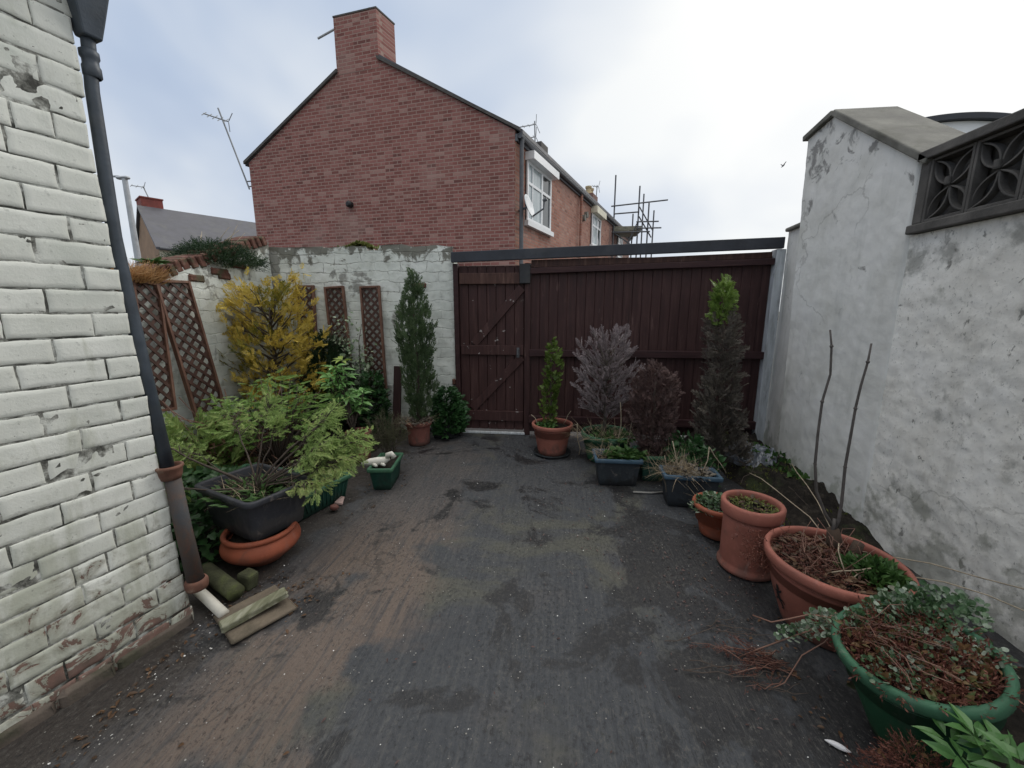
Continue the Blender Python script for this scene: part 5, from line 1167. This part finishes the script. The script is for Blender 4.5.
# dead lilac-grey conifer
b0 = Vector((.50, 3.72, .22)); p = plant('dead_conifer', b0, 'dead lilac grey conifer with upswept feathery branches in front of the gate', 'conifer'); st = [(wig(b0, (.48, 3.72, 1.2), 6, .01), [.018, .016, .014, .011, .008, .006, .003])]; parts = []
for i in range(64):
    t_ = i / 63; z = .44 + .64 * t_; a = i * 2.4; reach = np.interp(t_, [0, .25, .6, .85, 1], [.15, .27, .27, .22, .14]) * random.uniform(.7, 1.15)
    b = Vector((.49, 3.72, z - .06)); e = b + Vector((reach * math.cos(a), reach * math.sin(a) * .85, .07 + .13 * t_ + random.uniform(0, .07))); pts = wig(b, e, 4, .012, .02); st.append((pts, [.006, .005, .004, .003, .002]))
    n = 17; q = rng.uniform(.3, 1.04, n)[:, None]; pos = np.array(b) * (1 - q) + np.array(e) * q; pos[:, 2] -= (.08 * q * (1 - q))[:, 0]
    dd = np.tile(np.array((e - b).normalized()) * .9 + np.array([0, 0, .45]), (n, 1)) + rng.normal(size=(n, 3)) * .36; parts.append(scatter(FROND_THIN, pos, dd, rng.uniform(.05, .10, n)))
leaves('foliage', 'leaf_dead_lilac', p, parts); stems(st, 'leaf_dead_grey', p, 'branch', 5)
p = plant('straw_tuft', (.5, 3.62, .25), 'pale dry straw and weeds around the foot of the lilac grey conifer', 'weeds')
leaves('straw', 'straw', p, [sprinkle(.40, 3.66, .20, 170, .25, STRAW, (.1, .24), .9), sprinkle(.62, 3.62, .16, 90, .25, STRAW, (.1, .22), .9)]); leaves('foliage', 'leaf_weed', p, [sprinkle(.56, 3.62, .2, 180, .25, LEAF, (.03, .06), 1)])
stems([(wig((.60, 3.48, .2), (.585, 3.44, .62), 4, .012), [.006, .006, .005, .004, .003]), (wig((.66, 3.45, .2), (.70, 3.42, .56), 4, .012), [.005, .004, .004, .003, .003])], 'pale_stem', p, 'dry_stem', 5)
p = plant('weed_tuft', (.545, 3.21, .21), 'low green weeds in the blue rimmed trough before the round green pot', 'weeds'); leaves('foliage', 'leaf_weed', p, [sprinkle(.60, 3.21, .13, 240, .215, LEAF, (.04, .09), 1.3, .7)]); leaves('straw', 'straw', p, [sprinkle(.43, 3.21, .09, 110, .22, STRAW, (.08, .17), .9)])
column_plant('dead_conifer', (.845, 3.34, .18), .79, [(0, .1), (.2, .19), (.5, .205), (.8, .15), (1, .03)], 1150, FROND_FINE, (.045, .085), 'leaf_dead_brown', 'dead dark brown bushy conifer in the square green trough', .8, .5, shell=.2, lump=.35, jit=.4)
# tall half dead conifer
p = column_plant('tall_conifer', (1.48, 3.52, .1), 1.55, [(0, .20), (.2, .165), (.45, .105), (.7, .075), (.9, .07), (1, .03)], 700, FROND_FINE, (.07, .13), [('dead_foliage', 'leaf_dead_grey', -9, .79), ('live_foliage', 'leaf_lime', .82, 9)], 'tall mostly dead conifer with a lime green living top', .8, .55, shell=.2, lump=.35, trunk=.022, jit=.4)
for o in p.children:
    me = o.data
    for v in me.vertices: v.co.x -= .10 * max(0, v.co.z / 1.55)
pos, o = crown_points((1.38, 3.52, 1.30), .33, [(0, .05), (.5, .085), (1, .035)], 190, 4, .2, .5); leaves('live_foliage', 'leaf_lime', p, [scatter(IVY, pos, blend(o, UP, .6, .5, .4), rng.uniform(.03, .05, len(pos)))])
p = plant('leafy_weed', (1.10, 3.28, .02), 'dark leafy weeds between the square green trough and the tall conifer', 'weeds'); pos, o = crown_points((1.10, 3.24, .0), .40, [(0, .2), (.5, .24), (1, .1)], 620, 9, .2, .35); leaves('foliage', 'leaf_ivy', p, [scatter(LEAF, pos, blend(o, UP, .8, .3, .5), rng.uniform(.04, .075, len(pos)))])
p = plant('straw_tuft', (1.02, 2.9, .18), 'mop of pale dead straw hanging out of the blue rimmed trough', 'weeds')
n = 240; pos = np.stack([rng.normal(.95, .09, n), rng.normal(2.88, .04, n), np.full(n, .235)], 1); d = np.stack([rng.normal(size=n) - .4, rng.normal(size=n) - .1, rng.uniform(.1, 1.1, n)], 1); leaves('straw', 'straw', p, [scatter(T_blade(.010, .55, 4), pos, d, rng.uniform(.1, .24, n))])
leaves('foliage', 'leaf_dead_grey', p, [sprinkle(1.02, 2.87, .13, 120, .235, LEAF, (.03, .06), .8)]); stems([(wig((.95, 2.88, .19), (.90, 2.93, .46), 3, .01), [.004] * 4), (wig((1.1, 2.88, .19), (1.16, 2.92, .42), 3, .01), [.004] * 4), (wig((1.16, 2.92, .42), (1.28, 2.9, .24), 3, .01), [.003] * 4), (wig((.86, 2.86, .2), (.82, 2.84, .38), 3, .01), [.003] * 4)], 'pale_stem', p, 'dry_stem', 5)
p = plant('succulent', (1.04, 2.44, .17), 'pale green trailing plant in the small orange pot', 'plant'); pos, o = crown_points((1.03, 2.44, .17), .10, [(0, .13), (.6, .11), (1, .04)], 420, 2, .1, .3); leaves('foliage', 'leaf_round', p, [scatter(ROUND, pos, blend(o, UP, .8, .4, .4), rng.uniform(.016, .028, len(pos)), np.tile([0, 0, 1.0], (len(pos), 1)))]); leaves('straw', 'straw', p, [sprinkle(1.04, 2.44, .14, 26, .2, STRAW, (.06, .14), .6)])
p = plant('weed_tuft', (1.095, 2.13, .345), 'thin mossy weeds on the soil of the cylindrical pot', 'weeds'); leaves('foliage', 'leaf_moss', p, [sprinkle(1.095, 2.13, .12, 420, .35, LEAF_THIN, (.008, .025), 1.0)]); leaves('dead_leaf', 'dead_leaf', p, [sprinkle(1.095, 2.13, .12, 40, .352, LEAF, (.02, .04), .5)])
# broad terracotta pot: mulch, stump with two shoots, moss, dry stalks
p = plant('cut_shrub', (1.40, 1.93, .24), 'sawn off shrub stump with two tall bare shoots in the broad terracotta pot', 'shrub'); bx, by = 1.405, 1.94
mb = MB(); mb.tube([(bx, by, .22), (bx - .004, by, .30), (bx - .012, by + .01, .355)], [.036, .031, .024], 12); mb.tube([(bx + .03, by - .06, .22), (bx + .045, by - .075, .335)], [.026, .022], 12); mb.build('stump', 'cut_wood', p, True)
sh_ = [[(1.415, 2.0, .36), (1.37, 2.0, .43), (1.315, 2.0, .55), (1.292, 2.0, .69), (1.285, 2.0, .85), (1.283, 2.0, 1.0), (1.30, 2.0, 1.13), (1.288, 2.0, 1.26), (1.272, 2.0, 1.335)], [(1.415, 2.0, .35), (1.432, 2.0, .40), (1.432, 2.0, .50), (1.422, 2.0, .68), (1.424, 2.0, .84), (1.425, 2.0, .97), (1.432, 2.0, 1.08), (1.444, 2.0, 1.19), (1.446, 2.0, 1.275)]]
for k, s_ in enumerate(sh_):
    off = Vector((-.02, -.05, 0)); m2 = MB(); q = [Vector(v) + off for v in s_]; m2.tube(q, [.010, .0072, .0066, .006, .0056, .0052, .0048, .0044, .0035], 8)
    for i in (3, 5, 7): m2.tube([q[i] + Vector((0, 0, -.008)), q[i], q[i] + Vector((0, 0, .008))], [.004, .0082, .004], 8)
    m2.build('shoot', 'shoot_bark', p, True)
m2 = MB(); m2.tube([(1.385, 1.94, .33), (1.39, 1.945, .41)], [.009, .007], 8); m2.build('shoot', 'shoot_bark', p, True)
p = plant('dead_plant', (1.22, 1.75, .245), 'red brown dead stems and leaves heaped in the broad terracotta pot', 'plant')
n = 520; a = rng.random(n) * 6.28; q = .20 * np.sqrt(rng.random(n)); pos = np.stack([1.29 + q * np.cos(a), 1.82 + q * np.sin(a), .245 + rng.random(n) * .03], 1); d = np.stack([rng.normal(size=n) - .2, rng.normal(size=n), rng.uniform(-.1, .35, n)], 1)
leaves('foliage', 'leaf_heather', p, [scatter(NEEDLE, pos, d, rng.uniform(.03, .075, n))]); leaves('dead_leaf', 'dead_leaf', p, [sprinkle(1.30, 1.81, .22, 300, .255, LEAF, (.015, .04), .6)])
st = [(wig((1.26 + random.uniform(-.14, .16), 1.80 + random.uniform(-.10, .14), .25), (1.26 + random.uniform(-.22, .24), 1.80 + random.uniform(-.18, .18), random.uniform(.27, .40)), 4, .03), [.0013] * 5) for _ in range(48)]; stems(st, 'twig_red', p, 'stem', 5)
n = 150; pos = np.stack([rng.normal(1.08, .03, n), rng.normal(1.94, .04, n), rng.uniform(.16, .30, n)], 1); leaves('hanging_foliage', 'leaf_heather', p, [scatter(NEEDLE, pos, np.stack([rng.normal(size=n) - .5, rng.normal(size=n), rng.normal(size=n) - .7], 1), rng.uniform(.03, .07, n))])
p = plant('moss_patch', (1.42, 1.72, .25), 'bright green moss cushion in the broad terracotta pot', 'moss'); pos, o = crown_points((1.42, 1.73, .25), .06, [(0, .10), (.6, .08), (1, .03)], 800, 6, .1, .3); leaves('foliage', 'leaf_weed', p, [scatter(LEAF_THIN, pos, blend(o, UP, .5, .8, .3), rng.uniform(.02, .05, len(pos)))])
p = plant('dry_stalk', (1.45, 1.62, .27), 'long pale dry stalks reaching from the broad terracotta pot to the wall', 'stalks')
st = [(wig(a, b, 5, .01, s_), [.0026] * 6) for a, b, s_ in (((1.36, 1.86, .33), (1.58, 2.66, .42), -.03), ((1.34, 1.90, .32), (1.3, 2.62, .36), -.04), ((1.44, 1.84, .31), (1.94, 1.52, .33), -.02), ((1.40, 1.70, .28), (1.86, 1.42, .30), -.05), ((1.15, 1.66, .28), (1.32, 1.6, .37), -.02), ((1.24, 1.60, .28), (1.27, 1.74, .40), 0), ((1.22, 1.62, .28), (1.36, 1.62, .36), -.02), ((1.32, 1.60, .30), (1.45, 1.40, .27), -.03))]; stems(st, 'pale_stem', p, 'stalk', 6)
# large green pot: ivy, heather, stalks
p = plant('trailing_ivy', (1.2, 1.25, .32), 'pale edged trailing ivy spilling from the large green pot towards the wall', 'ivy'); parts = []
for (cx, cy, cz, rx, ry, rzz, n, s_) in ((1.31, 1.34, .335, .17, .12, .05, 560, .017), (1.10, 1.32, .335, .10, .06, .03, 130, .014), (1.20, 1.18, .335, .15, .11, .05, 260, .015), (1.06, 1.14, .34, .09, .07, .04, 120, .014), (1.01, 1.37, .285, .07, .07, .06, 260, .015), (.93, 1.43, .22, .075, .035, .04, 130, .015), (1.34, 1.18, .32, .05, .06, .02, 110, .018), (1.22, 1.37, .335, .10, .05, .03, 150, .018)):
    v = rng.normal(size=(n, 3)); v = v / np.linalg.norm(v, axis=1, keepdims=True) * (rng.random((n, 1)) ** .4); v[:, 2] = np.abs(v[:, 2]); pos = v * np.array([rx, ry, rzz]) + np.array([cx, cy, cz])
    parts.append(scatter(ROUND, pos, v + rng.normal(size=(n, 3)) * .4 + np.array([0, -.3, .2]), rng.uniform(s_ * .7, s_ * 1.3, n), np.tile([0, -.35, 1.0], (n, 1))))
leaves('foliage', 'leaf_round', p, parts)
stems([(wig((1.02, 1.36, .34), (.80, 1.50, .24), 4, .015), [.003] * 5), (wig((1.05, 1.34, .34), (.74, 1.36, .03), 4, .02), [.0022] * 5), (wig((1.05, 1.38, .34), (.70, 1.5, .05), 4, .02), [.003] * 5)], 'twig_red', p, 'stem', 5)
p = plant('heather', (1.13, 1.17, .32), 'rusty red heather sprigs filling the front of the large green pot', 'heather'); n = 1300; a = rng.random(n) * 6.28; q = .175 * np.sqrt(rng.random(n)); pos = np.stack([1.16 + q * np.cos(a), 1.205 + q * np.sin(a), .315 + rng.random(n) * .05 * (1 - q / .2)], 1); d = np.stack([rng.normal(size=n), rng.normal(size=n) - .4, rng.uniform(.1, 1.3, n)], 1)
k = rng.random(n) < .7; leaves('foliage', 'leaf_heather', p, [scatter(NEEDLE, pos[k], d[k], rng.uniform(.04, .085, k.sum()))]); leaves('sprig', 'leaf_rust_sprig', p, [scatter(LEAF, pos[~k] + np.array([0, 0, .02]), d[~k], rng.uniform(.014, .032, (~k).sum())), sprinkle(1.17, 1.17, .14, 60, .34, SMALL, (.010, .020), .9)])
st = [(wig((1.05 + random.uniform(-.04, .04), 1.33 + random.uniform(-.05, .05), .33), (1.02 + random.uniform(-.02, .2), 1.25 + random.uniform(-.24, .05), random.uniform(.36, .43)), 4, .02, -.015), [.0012] * 5) for _ in range(22)]; stems(st, 'twig_red', p, 'stalk', 5)
p = plant('pointed_plant', (1.10, .86, .27), 'bright green plant with pointed leaves in the nearest dark pot', 'plant'); V_ = []; st = []
for (cx, cy, cz, n, sz) in ((1.10, .95, .335, 8, .085), (1.045, .92, .30, 7, .07), (1.16, .93, .31, 7, .08), (1.13, .89, .345, 8, .07), (1.075, .985, .28, 6, .065), (1.155, .98, .28, 6, .065)):
    aa = np.arange(n) * 2 * np.pi / n + cx * 20; d = np.stack([np.cos(aa), np.sin(aa), rng.uniform(.15, .9, n)], 1); V_.append(scatter(LEAF_MID, np.tile([cx, cy, cz], (n, 1)) + d * .01, d, rng.uniform(sz * .6, sz * 1.1, n), np.tile([0, -.3, 1.0], (n, 1)))); st.append((wig((1.1, .87, .26), (cx, cy, cz), 3, .006), [.005, .004, .004, .003]))
leaves('foliage', 'leaf_pointed', p, V_); stems(st, 'leaf_weed', p, 'stem', 5)
p = plant('heather', (.98, .98, .02), 'dark red heather between the large green pot and the nearest dark pot', 'heather'); pos, o = crown_points((1.0, .97, .02), .22, [(0, .11), (.6, .11), (1, .05)], 700, 14, .15, .3); leaves('foliage', 'leaf_heather', p, [scatter(NEEDLE, pos, blend(o, UP, .8, .3, .5), rng.uniform(.025, .05, len(pos)))]); leaves('rusty_sprig', 'leaf_rust_sprig', p, [scatter(SMALL, pos[::9] + np.array([0, 0, .02]), rng.normal(size=(len(pos[::9]), 3)), rng.uniform(.012, .02, len(pos[::9])))])
pot_things = ('cut_shrub', 'dead_plant', 'moss_patch', 'dry_stalk')
for o in COL.objects:
    if o.parent is None and o.name in pot_things: o.location += Vector((-.06, -.08, .05))
bpy.data.objects['cut_shrub'].scale.z = .955
p = plant('dead_sprig', (.86, 1.42, .01), 'tangled red brown dead sprig fallen on the concrete left of the large green pot', 'sprig'); st = []; parts = []
for i in range(16):
    a = random.uniform(2.2, 4.0); L = random.uniform(.10, .30); b = Vector((random.uniform(.88, 1.0), random.uniform(1.38, 1.54), .02)); e = b + Vector((math.cos(a) * L, math.sin(a) * L * .5, random.uniform(-.005, .04))); pts = wig(b, e, 5, .012); st.append((pts, [.0022, .002, .0018, .0016, .0013, .001]))
    n = 16; q = rng.uniform(.1, 1.05, n)[:, None]; pos = np.array(b) * (1 - q) + np.array(e) * q + rng.normal(size=(n, 3)) * np.array([.012, .012, .004]); d = np.tile(np.array((e - b).normalized()), (n, 1)) + rng.normal(size=(n, 3)) * np.array([.6, .6, .3]); parts.append(scatter(NEEDLE, pos, d, rng.uniform(.018, .045, n)))
leaves('foliage', 'leaf_heather', p, parts); stems(st, 'twig_red', p, 'stem', 5)
# the large green pot leans away from the wall, and its plants with it
Pv, Pn, Rt = Vector((1.165, 1.205, 0)), Vector((1.235, 1.205, .034)), Matrix.Rotation(R(-14), 3, 'Y')
for o in [grp] + [o for o in COL.objects if o.parent is None and o.name in ('trailing_ivy', 'heather')]:
    o.location = Pn + Rt @ (o.location - Pv); o.rotation_euler = Rt.to_euler()
bed('soil_wedge', lambda x, y: -.02 + .085 * max(0, min(1, (x - 1.06) / .35)) * max(0, 1 - ((y - 1.2) / .42) ** 2) + .008 * nz(x, y, 0, 18), 1.02, 2.02, .75, 1.65, 60, 50)
# weeds on the soil bank
p = plant('grassy_weed', (1.72, 3.3, .1), 'low mossy weeds and twigs on the soil bank by the white pier', 'weeds'); parts = []
n = 1300; pos = np.stack([rng.uniform(1.35, 1.98, n), rng.uniform(2.25, 4.25, n), np.zeros(n)], 1); pos[:, 2] = [heap(a, b) for a, b in pos[:, :2]]; k = np.array([fbm(a, b, 2, 2.6) > .02 for a, b in pos[:, :2]]); pos = pos[k & (pos[:, 2] > 0)]
leaves('foliage', 'leaf_moss', p, [scatter(LEAF_THIN, pos, rng.normal(size=pos.shape) * .5 + np.array([0, 0, .7]), rng.uniform(.012, .03, len(pos)))])
pos = np.stack([rng.uniform(1.8, 1.96, 120), rng.uniform(3.0, 3.9, 120), np.zeros(120)], 1); pos[:, 2] = [heap(a, b) + .02 for a, b in pos[:, :2]]; leaves('sprig', 'leaf_weed', p, [scatter(IVY, pos, rng.normal(size=pos.shape) * .5 + np.array([0, 0, .6]), rng.uniform(.025, .05, 120))])
stems([(wig((random.uniform(1.4, 1.9), y, heap(1.7, y) + .02), (random.uniform(1.3, 1.95), y + random.uniform(-.5, .4), heap(1.75, y) + random.uniform(.02, .12)), 4, .02), [.002] * 5) for y in np.linspace(2.35, 3.6, 9)], 'bark', p, 'twig', 5)

# ------------------------------------------------------------------ litter on the concrete
def litter(name, material, pts, T, s0, s1, z=.006, tilt=.12):
    n = len(pts); pos = np.column_stack([pts, np.full(n, z) + rng.random(n) * .006]); a = rng.random(n) * 6.28; d = np.stack([np.cos(a), np.sin(a), rng.normal(size=n) * tilt], 1)
    v, f = scatter(T, pos, d, rng.uniform(s0, s1, n), np.tile([0, 0, 1.0], (n, 1))); return stuff(link_mesh(name, v, f, material))
U_ = lambda n, x0, x1, y0, y1: np.column_stack([rng.uniform(x0, x1, n), rng.uniform(y0, y1, n)])
CHIP = T_round(6, .5)
near_wall = lambda n, s_: np.column_stack([-1.60 + np.abs(rng.normal(size=n)) * s_, rng.uniform(.3, 1.75, n)])
litter('paint_flakes', 'flake_white', np.concatenate([U_(130, -1.5, 1.5, .35, 4.3), near_wall(45, .14)]), CHIP, .002, .008)
litter('grit', 'flake_grey', np.concatenate([U_(2200, -1.7, 1.7, .3, 4.3), near_wall(300, .16)]), CHIP, .002, .006, .004)
pts = np.concatenate([near_wall(170, .09), np.column_stack([rng.normal(-1.32, .10, 120), rng.normal(1.62, .09, 120)]), np.column_stack([rng.normal(-1.45, .13, 80), rng.uniform(2.2, 3.7, 80)]), np.column_stack([rng.normal(1.0, .10, 90), rng.uniform(1.1, 3.1, 90)]), U_(5, -1.2, .9, .5, 4)])
litter('fallen_leaves', 'dead_leaf', pts, LEAF, .008, .026)
litter('black_debris', 'leaf_dead_brown', np.concatenate([U_(260, -1.2, 1.3, .5, 4.2), np.column_stack([rng.normal(.78, .18, 260), rng.normal(1.75, .35, 260)]), np.column_stack([rng.normal(.35, .3, 200), rng.normal(2.6, .4, 200)])]), LEAF_THIN, .006, .022)
for i in range(9):
    a = random.uniform(-.6, .9); x, y = random.uniform(.62, 1.0), random.uniform(1.25, 1.75); L = random.uniform(.12, .3); c = Vector((x, y, .012)); d = Vector((math.cos(a), math.sin(a) * .5, 0)) * L
    mb = MB(); mb.tube(wig(c - d / 2, c + d / 2 + Vector((0, 0, .02)), 5, .008), [.0022, .002, .002, .0018, .0015, .001], 6)
    for q in (.3, .6): mb.tube(wig(c - d / 2 + d * q, c - d / 2 + d * q + Vector((random.uniform(-.05, .08), random.uniform(-.07, .07), .012)), 3, .006), .0012, 5)
    single('fallen_twig', mb, 'bark', 'thin dark fallen twig on the concrete before the broad terracotta pot', 'twig', True, 'twigs fallen in front of the right hand pots')
